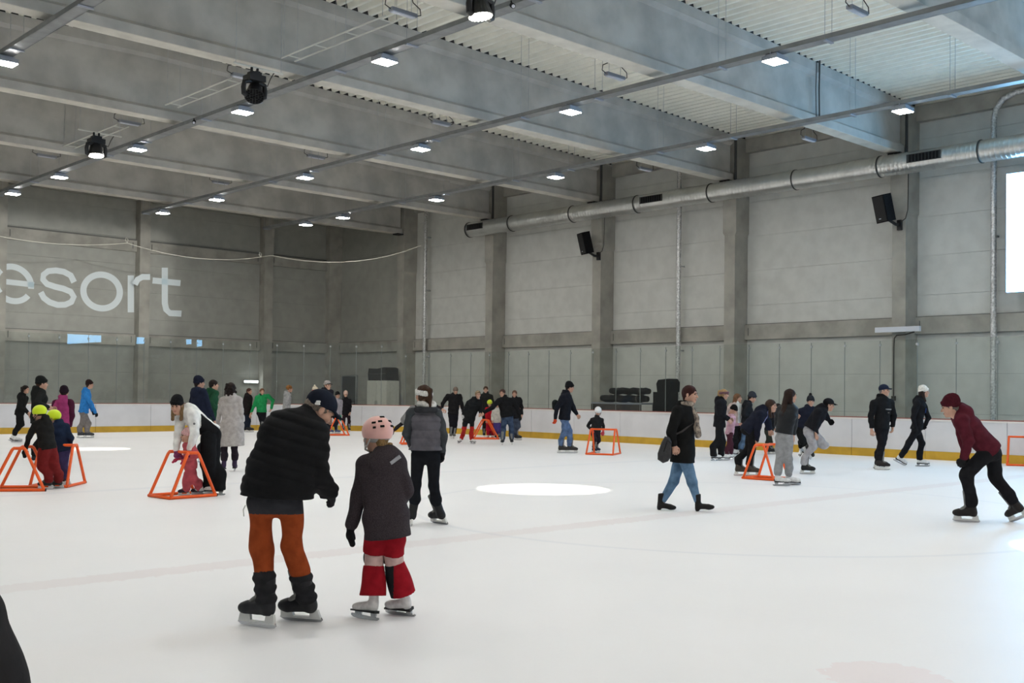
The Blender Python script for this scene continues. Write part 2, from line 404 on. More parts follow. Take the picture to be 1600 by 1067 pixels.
# precast I beams, deeper at the ridge
ZB = 8.77
def beam_section(top):
    t = top-ZB
    return [(0.0, 0.0), (0.42, 0.0), (0.42, 0.20), (0.29, 0.30), (0.29, t-0.33), (0.42, t-0.25), (0.42, t), (0.0, t), (0.0, t-0.25), (0.13, t-0.33), (0.13, 0.30), (0.0, 0.20)]
for i, y in enumerate(sorted(BEAMS, reverse=True)):
    root = empty('roof_beam', (12.4, y, ZB), '%s long grey concrete roof beam counted from the back wall' % ORD[i], 'roof beam', 'concrete roof beams')
    mb = MB(); V = []
    xs = [XL, XRIDGE, XC-0.12]
    for x in xs: V += [(x-12.4, p[0], p[1]) for p in beam_section(roof_z(x))]
    F = [tuple(range(12))[::-1], tuple(range(24, 36))] + [(r*12+k, r*12+(k+1) % 12, r*12+12+(k+1) % 12, r*12+12+k) for r in range(2) for k in range(12)]
    mb.add(V, F); mb.build('girder', M['concrete_beam'], root)
    mb = MB()
    for x0, x1 in ((XL, XRIDGE), (XRIDGE, XW)):
        z0, z1 = roof_z(x0)-ZB, roof_z(x1)-ZB
        mb.add([(x-12.4, yy, z) for x, zz in ((x0, z0), (x1, z1)) for yy, z in ((0.005, zz+0.002), (0.03, zz+0.002), (0.03, zz+0.145), (0.005, zz+0.145))], [(0, 1, 2, 3), (7, 6, 5, 4)] + [(k, (k+1) % 4, 4+(k+1) % 4, 4+k) for k in range(4)])
    mb.build('rib_shade_strip', M['rubber'], root)  # dark strip added to stand for the shade inside the roof ribs
    mb = MB(); mb.box2((XL-12.4, 0.004, -0.012), (XC-0.5-12.4, 0.416, 0.0)); mb.build('soffit', M['soffit'], root)
    mb = MB(); mb.box2((XC-0.35-12.4, 0.02, -0.06), (XC-0.02-12.4, 0.40, 0.0)); mb.build('bearing_pad', M['rubber'], root)
    if abs(y-15.15) < 0.1:
        for dx, r_ in ((0.0, 0.012), (0.16, 0.02)):
            q0, q1 = on_Y(1276, 92, y-0.03), on_Y(1276, 186, y-0.03)
            mb = MB(); mb.tube([(q0[0]-12.4+dx, -0.03, q0[2]-ZB), (q0[0]-12.4+dx-0.03, -0.03, (q0[2]+q1[2])/2-ZB), (q0[0]-12.4+dx, -0.03, q1[2]-ZB)], r_, 6); mb.build('beam_cable', M['cable'], root)
    if 8 < y < 34:
        mb = MB(); mb.tube([(XC-0.07-12.4, -0.05, 0.0), (XC-0.07-12.4, -0.05, 1.45)], 0.045, 8); mb.build('drain_pipe', M['dark_pipe'], root)

# ------------------------------------------------------------------ boards and glass
def path_pts():
    """right boards from near to far, corner, back boards to the left; returns function s -> (x,y), normal"""
    L1 = (YB-RB) - (-14.0); L2 = RB*math.pi/2; L3 = (XB-RB) - (XB0+RB)
    def f(s):
        if s < L1: return np.array([XB, -14.0+s]), np.array([1.0, 0.0])
        if s < L1+L2:
            a = (s-L1)/RB; return np.array([XB-RB+RB*math.cos(a), YB-RB+RB*math.sin(a)]), np.array([math.cos(a), math.sin(a)])
        return np.array([XB-RB-(s-L1-L2), YB]), np.array([0.0, 1.0])
    return f, L1, L2, L3
pf, L1, L2, L3 = path_pts(); LT = L1+L2+L3
def strip(s0, s1, inner, outer, z0, z1, gap=0.006):
    n = 1 if (s1 <= L1 or s0 >= L1+L2) else 5
    V = []; F = []
    for i in range(n+1):
        s = s0+gap + (s1-s0-2*gap)*i/n; p, nr = pf(s)
        for off, z in ((inner, z0), (outer, z0), (outer, z1), (inner, z1)):
            q = p+nr*off; V.append((q[0], q[1], z))
    for i in range(n):
        for k in range(4): F.append((i*4+k, i*4+(k+1) % 4, (i+1)*4+(k+1) % 4, (i+1)*4+k))
    F += [(0, 1, 2, 3), tuple(n*4+k for k in (3, 2, 1, 0))]
    return V, F
boards = empty('rink_boards', (XB, 20, 0), 'white rink boards with yellow kick plate along the edge of the ice', 'rink boards')
boards.location = (0, 0, 0)
PW = 1.04; s = 0.0; seams = []
while s < LT-0.2:
    seams.append(s); s += PW*2
seams.append(LT)
for a, b in zip(seams[:-1], seams[1:]):
    mb = MB(); mb.add(*strip(a, b, 0.0, 0.06, 0.215, 0.985)); mb.build('board_panel', M['board'], boards)
    mb = MB(); mb.add(*strip(a, b, -0.012, 0.06, 0.0, 0.212)); mb.build('kick_plate', M['kick'], boards)
    mb = MB(); mb.add(*strip(a, b, -0.012, 0.08, 0.988, 1.03, 0.001)); mb.build('cap_strip', M['board_cap'], boards)
    mb = MB(); mb.add(*strip(a, b, 0.03, 0.14, 1.031, 1.058, 0.001)); mb.build('top_rail', M['board_rail'], boards)
glass = empty('rink_glass', (0, 0, 0), 'tall clear glass panes standing along the top of the rink boards', 'glass barrier')
s = 0.27; k = 0
gr = random.Random(3)
while s < LT-0.3:
    e = min(s+PW, LT); mid = (s+e)/2; back = mid > L1+0.3*L2
    zt = 3.5 if back else 3.12
    p, nr = pf(mid)
    tl = gr.uniform(-0.0016, 0.0016)
    V, F = strip(s, e, 0.075, 0.085, 1.06, zt, 0.007)
    V = np.array(V); x_mid = p[0]
    if mid > L1+L2:                              # panes hang a hair out of line
        if 16.7 < x_mid < 17.7: tl = -0.0105
        elif 17.7 < x_mid < 18.8: tl = 0.012
        elif 14.5 < x_mid < 16.7: tl = 0.0
        V[:, 1] += (V[:, 0]-p[0])*tl
    pane = add_obj('glass_pane', mesh_from('glass_pane', V, F), M['glass'] if back else M['glass_side'], glass)
    mb = MB(); q, nq = pf(e)
    mb.add(*strip(e-0.007, e+0.007, 0.072, 0.088, 1.06, zt-0.02, 0.0)); mb.build('seam_strip', M['glass_edge'], pane)
    mb = MB(); mb.add(*strip(e-0.03, e+0.03, 0.06, 0.10, zt-0.16, zt-0.10, 0.0)); mb.build('glass_clip', M['galv'], pane)
    s = e; k += 1

# safety net above the back glass, hung from a sagging rope
hang = [(-1.0, 6.8), (5.0, 6.9), (11.0, 6.95), (17.05, 6.95), (22.6, 6.95)]
rope = []
for (xa, za), (xb, zb) in zip(hang[:-1], hang[1:]):
    for i in range(12):
        t = i/12.0; rope.append((xa+(xb-xa)*t, YB+0.1, za+(zb-za)*t - 1.35*0.9*t*(1-t)*(1 if xa > 10 else 0.4)))
ca = [(XB-RB+RB*math.cos(a), YB-RB+RB*math.sin(a)+0.1) for a in np.radians(np.linspace(64, 20, 10))]
for i, (x, y) in enumerate(ca):
    t = i/9.0; rope.append((x, y, 6.95+0.4*t-1.5*t*(1-t)))
net = empty('safety_net', (0, 0, 0), 'thin safety net hanging above the glass on a sagging pale rope', 'net')
mb = MB(); k = len(rope)
mb.add(rope + [(x, y, 3.52) for x, y, z in rope], [(i, i+1, k+i+1, k+i) for i in range(k-1)])
o = mb.build('net_mesh', M['net'], net); o['kind'] = 'stuff'
mb = MB(); mb.tube(rope, 0.012, 5); mb.build('support_rope', M['rope'], net)
for (x, z) in hang[2:]:
    mb = MB(); mb.tube([(x, YB+0.1, z), (x+0.03, YB+0.1, z+0.12), (x-0.05, YB+0.1, z+0.2), (x-0.08, YB+0.1, z+0.1), (x, YB+0.1, z)], 0.012, 5); mb.build('rope_loop', M['rope'], net)

# ------------------------------------------------------------------ cable trays, lamps, moving heads
TRAYS = [2.25, 7.75, 13.28, 18.83, 24.24]
tray_names = {24.24: 'cable tray nearest right wall', 18.83: 'second cable tray from right wall', 13.28: 'third cable tray from right wall',
              7.75: 'cable tray at the upper left', 2.25: 'cable tray above the near side'}
ZT = 8.52
lamp_mesh = {}
mb = MB(); mb.box((0, 0, 0.05), (0.42, 0.36, 0.09)); mb.box((0, 0, 0.115), (0.30, 0.26, 0.05)); lamp_mesh['housing'] = mb.mesh('housing'); lamp_mesh['housing'].materials.append(M['lamp_body'])
mb = MB(); mb.box((0, 0, 0.0), (0.40, 0.34, 0.012)); lamp_mesh['diffuser'] = mb.mesh('diffuser'); lamp_mesh['diffuser'].materials.append(M['lamp_diffuser'])
mb = MB(); mb.tube([(-0.17, 0, 0.10), (-0.17, 0, 0.16), (0.17, 0, 0.16), (0.17, 0, 0.10)], 0.014, 6); lamp_mesh['bracket'] = mb.mesh('bracket'); lamp_mesh['bracket'].materials.append(M['lamp_body'])
for X in TRAYS:
    root = empty('cable_tray', (X, 10, ZT), 'long grey %s, hung below the roof beams' % tray_names[X], 'cable tray', 'cable trays under the roof')
    y0, y1 = -24-10, 41.2-10
    mb = MB(); mb.box2((-0.13, y0, 0.0), (0.13, y1, 0.012)); mb.box2((-0.135, y0, 0.0), (-0.12, y1, 0.09)); mb.box2((0.12, y0, 0.0), (0.135, y1, 0.09)); mb.build('tray_channel', M['tray'], root)
    mb = MB()
    for i, r in enumerate((0.02, 0.014, 0.018, 0.012)): mb.tube([(-0.09+0.055*i, y0+0.2, 0.03), (-0.09+0.055*i, y1-0.2, 0.03)], r, 6)
    mb.build('cable_bundle', M['cable'], root)
    for y in BEAMS:
        for dy_ in (1.9, 4.4):
            yy = y+dy_-10
            if y0 < yy < y1:
                for sx in (-0.13, 0.13):
                    rd = MB(); rd.tube([(sx, yy, -0.02), (sx, yy, roof_z(X)-ZT+0.05)], 0.006, 4); rd.build('hanger_rod', M['galv'], root)
                mb = MB(); mb.box((0, yy, -0.02), (0.30, 0.07, 0.025)); mb.build('cross_bracket', M['lamp_body'], root)
    ys = [12.25-5.78*k for k in range(6, 0, -1)] + [12.25, 17.95, 23.72, 29.6, 35.35, 39.6 if X < 22 else 38.0]
    for i, y in enumerate(sorted(ys, reverse=True)):
        if y < -22: continue
        r = empty('ceiling_lamp', (X, y, 8.36), 'bright square LED lamp, %s from back, %s' % (ORD[i], tray_names[X]), 'ceiling lamp', 'LED lamps under the cable trays')
        for nm in ('housing', 'diffuser', 'bracket'): add_obj(nm, lamp_mesh[nm], None, r)

# small unlit emergency lamps on rods with looped cables
eml = {}
mb = MB(); mb.box((0, 0, 0), (0.62, 0.13, 0.07)); eml['housing'] = mb.mesh('housing'); eml['housing'].materials.append(M['lamp_body'])
mb = MB(); mb.box((0, 0, -0.045), (0.54, 0.10, 0.02)); eml['lens'] = mb.mesh('lens'); eml['lens'].materials.append(M['lens_off'])
for nm, sx in (('rod_a', -1), ('rod_b', 1)):
    mb = MB(); mb.tube([(sx*0.2, 0, 0.03), (sx*0.2, 0, 1.5)], 0.006, 4); eml[nm] = mb.mesh('hanger_rod'); eml[nm].materials.append(M['galv'])
for nm, sx in (('loop_a', -1), ('loop_b', 1)):
    mb = MB(); mb.tube([(sx*0.3, 0, 0), (sx*0.44, 0, 0.05), (sx*0.42, 0, 0.17), (sx*0.24, 0, 0.26), (sx*0.2, 0, 0.4)], 0.011, 5); eml[nm] = mb.mesh('cable_loop'); eml[nm].materials.append(M['cable'])
EM = [(12.9, 16.85, 'row above third tray'), (19.0, 10.53, 'row above second tray'), (19.0, 16.7, 'row above second tray'), (19.0, 23.05, 'row above second tray'),
      (19.0, 29.25, 'row above second tray'), (19.0, 35.4, 'row above second tray'), (12.9, 29.3, 'row above third tray'), (12.9, 35.45, 'row above third tray'), (12.9, 23.0, 'row above third tray'), (27.6, 16.8, 'row nearest right wall'), (27.6, 22.9, 'row nearest right wall')]
order = {}
for x, y, row in sorted(EM, key=lambda e: -e[1]):
    order[row] = order.get(row, 0)+1
    r = empty('emergency_lamp', (x, y, 9.02), 'unlit batten lamp with looped cables, %s from back, %s' % (ORD[order[row]-1], row), 'emergency lamp', 'unlit batten lamps under the roof')
    for nm, key in (('housing', 'housing'), ('lens', 'lens'), ('hanger_rod', 'rod_a'), ('hanger_rod', 'rod_b'), ('cable_loop', 'loop_a'), ('cable_loop', 'loop_b')): add_obj(nm, eml[key], None, r)

# ladder trusses
for (y0, y1, lab) in ((16.95, 20.75, 'white ladder truss hanging at the top centre above the cable tray'), (22.95, 26.35, 'white ladder truss beside the middle moving head lamp'), (29.3, 33.2, 'white ladder truss beside the left moving head lamp')):
    root = empty('ladder_truss', (12.72, y0, 8.9), lab, 'truss', 'ladder trusses under the roof')
    L = y1-y0
    for sx in (-0.17, 0.17):
        mb = MB(); mb.tube([(sx, 0, 0), (sx, L, 0)], 0.018, 6); mb.build('side_rail', M['white_rod'], root)
    for t in (0.06, 0.36, 0.66, 0.93):
        mb = MB(); mb.tube([(-0.17, t*L, 0), (0.17, t*L, 0)], 0.014, 6); mb.build('rung', M['white_rod'], root)
    for yy in (0.1, L-0.1):
        for sx in (-0.17, 0.17):
            mb = MB(); mb.tube([(sx, yy, 0), (sx, yy, 1.7)], 0.006, 4); mb.build('hanger_rod', M['galv'], root)

# moving head lamps with spots on the ice
def moving_head(x, y, target, lab, lit=True, tilt=(0, 0)):
    z = 7.80
    r = empty('moving_head_lamp', (x, y, z), lab, 'stage lamp', 'moving head lamps')
    mb = MB(); mb.box((0, 0, 0.50), (0.38, 0.32, 0.13)); mb.box((0, 0, 0.60), (0.24, 0.2, 0.08)); mb.build('base', M['black_metal'], r)
    for sx in (-1, 1):
        mb = MB(); mb.tube([(sx*0.1, 0, 0.45), (sx*0.24, 0, 0.40), (sx*0.26, 0, 0.28), (sx*0.25, 0, 0.14), (sx*0.19, 0, 0.12)], 0.055, 8); mb.build('yoke_arm', M['black_metal'], r)
    head = MB(); head.lathe([(0.09, 0.34), (0.14, 0.30), (0.17, 0.16), (0.20, 0.06), (0.215, 0.0), (0.19, 0.005)], n=20)
    h = head.build('lamp_head', M['black_metal'], r)
    d = np.asarray(target, float)-np.array([x, y, z+0.12]); d /= np.linalg.norm(d)
    q = Vector((0, 0, -1)).rotation_difference(Vector(d))
    h.rotation_mode = 'QUATERNION'; h.rotation_quaternion = q; h.location = (0, 0, 0.12)
    mb = MB()
    spots = [(0, 0)] + [(0.065*math.cos(a), 0.065*math.sin(a)) for a in np.arange(6)*math.pi/3] + [(0.125*math.cos(a), 0.125*math.sin(a)) for a in np.arange(12)*math.pi/6] + [(0.178*math.cos(a), 0.178*math.sin(a)) for a in np.arange(18)*math.pi/9]
    for px, py in spots: mb.lathe([(0.027, 0.0), (0.022, -0.014), (0.008, -0.02)], (px, py, -0.002), n=8)
    mb.build('led_array', M['led'] if lit else M['black_plastic'], h)
    for sx in (-0.07, 0.07):
        mb = MB(); mb.tube([(sx, 0, 0.63), (sx, 0, 0.74)], 0.03, 8); mb.build('clamp', M['black_metal'], r)
    mb = MB(); mb.tube([(-0.5, 0, 0.75), (0.7, 0, 0.75)], 0.022, 6); mb.build('mounting_pipe', M['white_rod'], r)
    for sx in (-0.45, 0.65):
        mb = MB(); mb.tube([(sx, 0, 0.75), (sx, 0, roof_z(x)-z)], 0.008, 4); mb.build('hanger_rod', M['galv'], r)
    mb = MB(); mb.tube([(0.15, 0.05, 0.5), (0.35, 0.05, 0.42), (0.42, 0.05, 0.6), (0.5, 0.03, 0.75)], 0.012, 5); mb.build('power_cable', M['cable'], r)
    if lit:
        ld = bpy.data.lights.new('spot_beam', 'SPOT'); ld.energy = SPOT_WATTS; ld.color = (1.0, 0.97, 0.82)
        dist = np.linalg.norm(np.asarray(target)-np.array([x, y, z+0.1]))
        ld.spot_size = 2*math.atan(1.12/dist)*(1.0 if target[1] < 20 else 0.75); ld.spot_blend = 0.10; ld.shadow_soft_size = 0.02
        lo = bpy.data.objects.new('spot_beam', ld); COL.objects.link(lo); lo.parent = r
        p = np.array([0, 0, 0.12]) + d*0.03
        lo.location = [float(c) for c in p]; lo.rotation_mode = 'QUATERNION'; lo.rotation_quaternion = q
moving_head(12.02, 13.57, (12.83, 12.80, 0), 'lit black moving head lamp at the top edge of the view')
moving_head(11.9, 20.76, (9.5, 17.5, 2.0), 'unlit black moving head lamp tilted beside the white ladder truss', lit=False)
moving_head(11.92, 29.15, (11.74, 28.2, 0), 'lit black moving head lamp above the glass at the left')
moving_head(12.4, 4.6, (12.6, 3.9, 0), 'lit black moving head lamp out of view above the near ice')
# projector hung under the roof, out of view, that lights the back wall
r = empty('projector', (12.0, -2.0, 7.0), 'black video projector hung under the roof, out of view', 'projector')
mb = MB(); mb.box((0, 0, 0), (0.5, 0.6, 0.22)); mb.build('projector_body', M['black_plastic'], r)
mb = MB(); mb.tube([(0, 0.3, 0), (0, 0.38, 0)], 0.07, 14); mb.build('lens_tube', M['black_metal'], r)
mb = MB(); mb.tube([(0, 0, 0.11), (0, 0, 3.4)], 0.03, 8); mb.build('hanger_pole', M['galv'], r)
for z0, z1 in ((0.0135, 0.30), (-0.30, -0.031)):            # its shutters keep the beam on the wall
    mb = MB(); mb.box2((-0.3, 0.80, z0), (0.3, 0.81, z1)); mb.build('shutter', M['black_metal'], r)
for sx in (-0.28, 0.28):
    mb = MB(); mb.tube([(sx, 0.28, 0), (sx, 0.82, 0)], 0.012, 6); mb.build('shutter_arm', M['black_metal'], r)
ld = bpy.data.lights.new('projector_beam', 'SPOT'); ld.energy = PROJECTOR_WATTS; ld.color = (1.0, 0.99, 0.94); ld.spot_size = math.radians(20); ld.spot_blend = 0.3; ld.shadow_soft_size = 0.003
lo = bpy.data.objects.new('projector_beam', ld); COL.objects.link(lo); lo.parent = r; lo.location = (0, 0.40, 0)
lo.rotation_mode = 'QUATERNION'; lo.rotation_quaternion = Vector((0, 0, -1)).rotation_difference(Vector((14.5-12.0, 47.0, 6.2-7.0)))
# little cameras clamped to the third tray
for y, lab in ((25.75, 'tiny black camera clipped under the cable tray at the left'), (13.9, 'tiny black camera clipped to the cable tray beside the top moving head')):
    r = empty('ceiling_camera', (13.05, y, 8.46), lab, 'camera', 'tray cameras')
    mb = MB(); mb.tube([(0, 0, 0.0), (-0.06, -0.1, -0.06)], 0.045, 8); mb.build('camera_body', M['black_plastic'], r)
    mb = MB(); mb.tube([(0, 0, 0), (0.0, 0.02, 0.08)], 0.015, 6); mb.build('camera_mount', M['black_metal'], r)
    mb = MB(); mb.tube([(-0.06, -0.1, -0.06), (-0.068, -0.113, -0.068)], 0.032, 8); mb.build('lens', M['lens_off'], r)

# ------------------------------------------------------------------ air duct, pipes, speakers on the right wall
duct = empty('air_duct', (29.75, 12, 8.38), 'long round silver air duct running in front of the right wall columns', 'air duct')
mb = MB(); ys = []; y = 34.1
pts, rad = [], []
while y > -12:
    pts.append((0, y-12, 0)); rad.append(0.305); pts.append((0, y-12-0.09, 0)); rad.append(0.305)
    pts.append((0, y-12-0.105, 0)); rad.append(0.312); pts.append((0, y-12-0.12, 0)); rad.append(0.305); y -= 0.13
mb.tube(pts, rad, 28); mb.build('duct_tube', mat('duct_steel', (0.68, 0.69, 0.68), 0.30, metal=0.9, noise=0.08, nscale=2), duct, smooth=False)
duct.children[0].data.polygons.foreach_set('use_smooth', np.ones(len(duct.children[0].data.polygons), dtype=bool))
for y in (34.08, 31.5, 28.15, 24.98, 21.78, 18.55, 15.7, 12.74, 9.6, 6.5, 3.4):
    mb = MB(); mb.tube([(0, y-12+0.02, 0), (0, y-12-0.02, 0)], 0.325, 28); mb.build('flange_ring', M['dark_pipe'], duct)
for y in (33.5, 24.2, 14.3):
    mb = MB(); a0 = math.radians(198)
    for i in range(9):
        yy = y-12-0.45+0.1*i
        for a in (math.radians(172),):
            c = np.array([math.cos(a)*0.315, yy, math.sin(a)*0.315]); mb.box(c, (0.03, 0.075, 0.20))
    mb.build('grille_fins', M['black_plastic'], duct)
    mb = MB(); c = np.array([math.cos(math.radians(172))*0.312, y-12-0.04, math.sin(math.radians(172))*0.312]); mb.box(c, (0.02, 1.0, 0.24)); mb.build('grille', M['dark_pipe'], duct)
for y in [v for v in COLS_R if 0 < v < 34]:
    mb = MB(); mb.tube([(0.31, y+0.2-12, 0), (0.45, y+0.2-12, 0)], 0.03, 6); mb.build('wall_bracket', M['galv'], duct)
for y, lab, bend in ((38.12, 'thin silver insulated pipe on the wall near the far corner', False), (23.82, 'silver insulated pipe on the right wall behind the walking woman', False), (12.77, 'silver insulated pipe beside the bright window, bent at the top', True)):
    r = empty('wall_pipe', (30.62, y, -0.04), lab, 'pipe', 'insulated pipes on the right wall')
    mb = MB()
    if bend: pts = [(0, 0, 0), (0, 0, 9.45), (0, -0.06, 9.75), (0, -0.25, 10.0), (0.0, -0.6, 10.12), (0.0, -2.6, 10.15)]
    else: pts = [(0, 0, 0), (0, 0, 9.5), (0.05, 0.05, 9.8), (0.2, 0.15, 9.95), (0.3, 0.2, 9.98)]
    q = []
    for a, b in zip(pts[:-1], pts[1:]):
        a, b = np.array(a, float), np.array(b, float); m_ = max(1, int(np.linalg.norm(b-a)/0.25))
        q += [a+(b-a)*i/m_ for i in range(m_)]
    q.append(np.array(pts[-1], float))
    mb.tube(q, [0.078+0.007*random.random() for _ in q], 10); mb.build('pipe_run', M['foil'], r, smooth=True)
    for z in (3.2, 6.2, 8.6):
        mb = MB(); mb.box((0.15, 0, z), (0.32, 0.05, 0.05)); mb.build('pipe_clamp', M['galv'], r)

def speaker(y, z, lab):
    r = empty('wall_speaker', (29.72, y, z), lab, 'speaker', 'loudspeakers on the right wall columns')
    a = math.radians(14); Rm = Matrix.Rotation(math.radians(-24), 3, 'Z') @ Matrix.Rotation(-a, 3, 'Y')
    Rn = np.array(Rm)
    mb = MB(); poly = [(-0.19, -0.26), (-0.19, 0.26), (0.14, 0.20), (0.14, -0.20)]
    V = [Rn @ np.array([px, py, zz]) for zz in (-0.40, 0.40) for px, py in poly]
    mb.add(V, [(3, 2, 1, 0), (4, 5, 6, 7)] + [(i, (i+1) % 4, 4+(i+1) % 4, 4+i) for i in range(4)]); mb.build('cabinet', M['black_plastic'], r)
    mb = MB(); mb.box(Rn @ np.array([-0.20, 0, 0.0]), (0.02, 0.46, 0.74), Rn); mb.build('grille', M['black_metal'], r)
    mb = MB(); mb.box(Rn @ np.array([-0.213, 0.05, -0.28]), (0.005, 0.09, 0.025), Rn); mb.build('badge', M['lens_off'], r)
    mb = MB(); mb.tube([(0.05, -0.1, -0.36), (0.22, -0.22, -0.48), (0.34, -0.24, -0.48)], 0.045, 8); mb.box((0.42, -0.24, -0.48), (0.1, 0.13, 0.30)); mb.build('wall_bracket', M['black_metal'], r)
    mb = MB(); mb.tube([(0.36, -0.30, -0.40), (0.42, -0.42, -0.30), (0.455, -0.47, -0.05), (0.46, -0.48, 0.5), (0.46, -0.48, 1.55)], 0.014, 5); mb.build('speaker_cable', M['cable'], r)
speaker(15.55, 7.14, 'black loudspeaker on the right wall column near the bright window')
speaker(27.45, 7.22, 'black loudspeaker on the column below the middle of the duct')
# batten lamp at the column behind the boards
r = empty('batten_lamp', (29.98, 15.28, 3.58), 'pale unlit batten lamp fixed across the fourth column of the right wall', 'batten lamp')
mb = MB(); mb.box((0, 0, 0), (0.10, 1.38, 0.15)); mb.build('lamp_housing', M['lens_off'], r)
mb = MB(); mb.box((0.13, 0.0, 0.0), (0.17, 0.06, 0.06)); mb.build('wall_arm', M['galv'], r)
mb = MB(); mb.tube([(0.02, -0.5, -0.09), (0.05, -0.2, -0.16), (0.05, 0.05, -0.17), (0.1, 0.15, -0.25), (0.16, 0.2, -0.5), (0.16, 0.2, -2.0)], 0.02, 6); mb.box((0.16, 0.2, -2.02), (0.1, 0.1, 0.14)); mb.build('power_cable', M['cable'], r)
# tube lamp behind the far glass
r = empty('tube_lamp', (26.0, YW-0.25, 1.98), 'bright white tube lamp glowing behind the far glass', 'lamp')
mb = MB(); mb.box((0, 0.06, 0.0), (0.72, 0.05, 0.12)); mb.build('lamp_housing', M['lamp_body'], r)
mb = MB(); mb.tube([(-0.34, 0, 0), (0.34, 0, 0)], 0.045, 8); mb.build('glowing_tube', M['tube_lamp'], r)

# ------------------------------------------------------------------ things behind the boards
r = empty('service_door', (XW-0.09, 44.25, 0), 'dark closed door in the far corner behind the boards', 'door')
mb = MB(); mb.box2((0, -0.56, -0.04), (0.05, 0.56, 2.30)); mb.build('door_leaf', M['door_dark'], r)
for a, b in (((-0.63, -0.04), (-0.57, 2.37)), ((0.57, -0.04), (0.63, 2.37)), ((-0.57, 2.31), (0.57, 2.37))):
    mb = MB(); mb.box2((-0.02, a[0], a[1]), (0.08, b[0], b[1])); mb.build('door_frame', M['galv'], r)
mb = MB(); mb.tube([(0, -0.46, 1.0), (-0.05, -0.46, 1.0), (-0.05, -0.34, 1.0)], 0.012, 6); mb.build('door_handle', M['galv'], r)
r = empty('storage_cabinet', (29.72, 39.95, -0.04), 'pale grey storage cabinet behind the boards near the far corner', 'cabinet')
mb = MB(); mb.box2((-0.35, -0.75, 0), (0.35, 0.75, 2.12)); mb.build('cabinet_body', M['cabinet'], r)
for k in (-1, 1):
    mb = MB(); mb.box2((-0.37, k*0.37-0.35, 0.08), (-0.351, k*0.37+0.35, 2.06)); dr = mb.build('cabinet_door', M['cabinet'], r)
    mb = MB(); mb.box((-0.385, k*0.06, 1.1), (0.03, 0.02, 0.2)); mb.build('handle', M['galv'], dr)
r = empty('covered_crate', (29.72, 39.95, 2.085), 'black covered crate lying on top of the pale storage cabinet', 'crate')
mb = MB(); mb.prism([(-0.72, 0.0), (0.70, 0.0), (0.74, 0.30), (0.68, 0.56), (0.2, 0.52), (-0.5, 0.60), (-0.70, 0.55)], (0, 1, 0), (0, 0, 1), (-0.32, 0, 0), (1, 0, 0), 0.64); mb.build('cover', M['black_plastic'], r)
mb = MB(); mb.tube([(-0.335, -0.6, 0.3), (-0.335, 0.6, 0.3)], 0.015, 5); mb.build('strap', M['cable'], r)

def table(x, y, L, lab):
    r = empty('folding_table', (x, y, -0.04), lab, 'table')
    mb = MB(); mb.box2((-0.4, -L/2, 1.28), (0.4, L/2, 1.34)); mb.build('tabletop', M['lamp_body'], r)
    mb = MB(); mb.box2((-0.41, -L/2, 0.62), (-0.385, L/2, 1.28)); mb.build('table_skirt', M['wood_dark'], r)
    for sx in (-0.35, 0.35):
        for sy in (-1, 1):
            mb = MB(); mb.box2((sx-0.025, sy*(L/2-0.08)-0.025, 0), (sx+0.025, sy*(L/2-0.08)+0.025, 1.28)); mb.build('leg', M['black_metal'], r)
table(29.0, 24.95, 2.3, 'dark table with a pale top edge behind the boards')
def roll(x, y, z, L, rad, lab):
    r = empty('rolled_mat', (x, y, z), lab, 'rolled mat')
    mb = MB(); n = 10
    pts = [(0.03*math.sin(i*1.3), -L/2+L*i/n, rad+0.02*math.sin(i*2.1)) for i in range(n+1)]
    mb.tube(pts, [rad*(0.8 if i in (0, n) else 1.0) for i in range(n+1)], 12); mb.build('mat_roll', M['black_plastic'], r, smooth=True)
    for t in (-0.3, 0.3):
        mb = MB(); mb.tube([(0, t*L-0.03, rad), (0, t*L+0.03, rad)], rad*1.06, 12); mb.build('strap', M['cable'], r)
roll(29.05, 24.95, 1.30, 2.1, 0.13, 'lower black rolled mat lying along the dark table top')
roll(29.05, 24.7, 1.575, 1.75, 0.12, 'upper black rolled mat on top of the lower roll')
r = empty('black_cart', (29.0, 23.05, -0.04), 'tall black cart with a covered box beside the silver pipe', 'cart')
mb = MB(); mb.box2((-0.25, -0.32, 0.1), (0.25, 0.36, 1.72)); mb.build('cart_body', M['black_plastic'], r)
mb = MB(); mb.prism([(-0.36, 1.721), (0.18, 1.721), (0.22, 2.0), (0.14, 2.13), (-0.28, 2.17), (-0.38, 2.05)], (0, 1, 0), (0, 0, 1), (-0.26, 0, 0), (1, 0, 0), 0.52); mb.build('cover', M['black_plastic'], r)
for sx in (-0.18, 0.18):
    for sy in (-0.24, 0.28):
        mb = MB(); mb.lathe([(0.02, -0.02), (0.05, -0.02), (0.05, 0.02), (0.02, 0.02)], (sx, sy, 0.05), (1, 0, 0), 10); mb.build('wheel', M['rubber'], r)

# ------------------------------------------------------------------ projected word on the back wall
def crop(x, y): return (x/4.7059, 340+y/4.7059)
def stroke(pts, w, closed=False):
    P = [np.array(p, float) for p in pts]; n = len(P); Lf, Rt = [], []
    for i in range(n):
        a = P[i-1] if (i > 0 or closed) else P[i]; b = P[(i+1) % n] if (i < n-1 or closed) else P[i]
        t = (b-a)/np.linalg.norm(b-a); nn = np.array([-t[1], t[0]])
        Lf.append(P[i]+nn*w/2); Rt.append(P[i]-nn*w/2)
    return Lf, Rt
def ell(cx, cy, rx, ry, a0, a1, n=28, skew=0.0):
    out = []
    for i in range(n+1):
        a = math.radians(a0+(a1-a0)*i/n); x = cx+rx*math.cos(a); out.append((x, cy+ry*math.sin(a)+skew*(x-cx)))
    return out
letters = empty('projected_word', (14, YW, 5.5), "pale projected word reading 'esort' on the grey back wall", 'projected sign')
off = np.array([14, YW, 5.5])
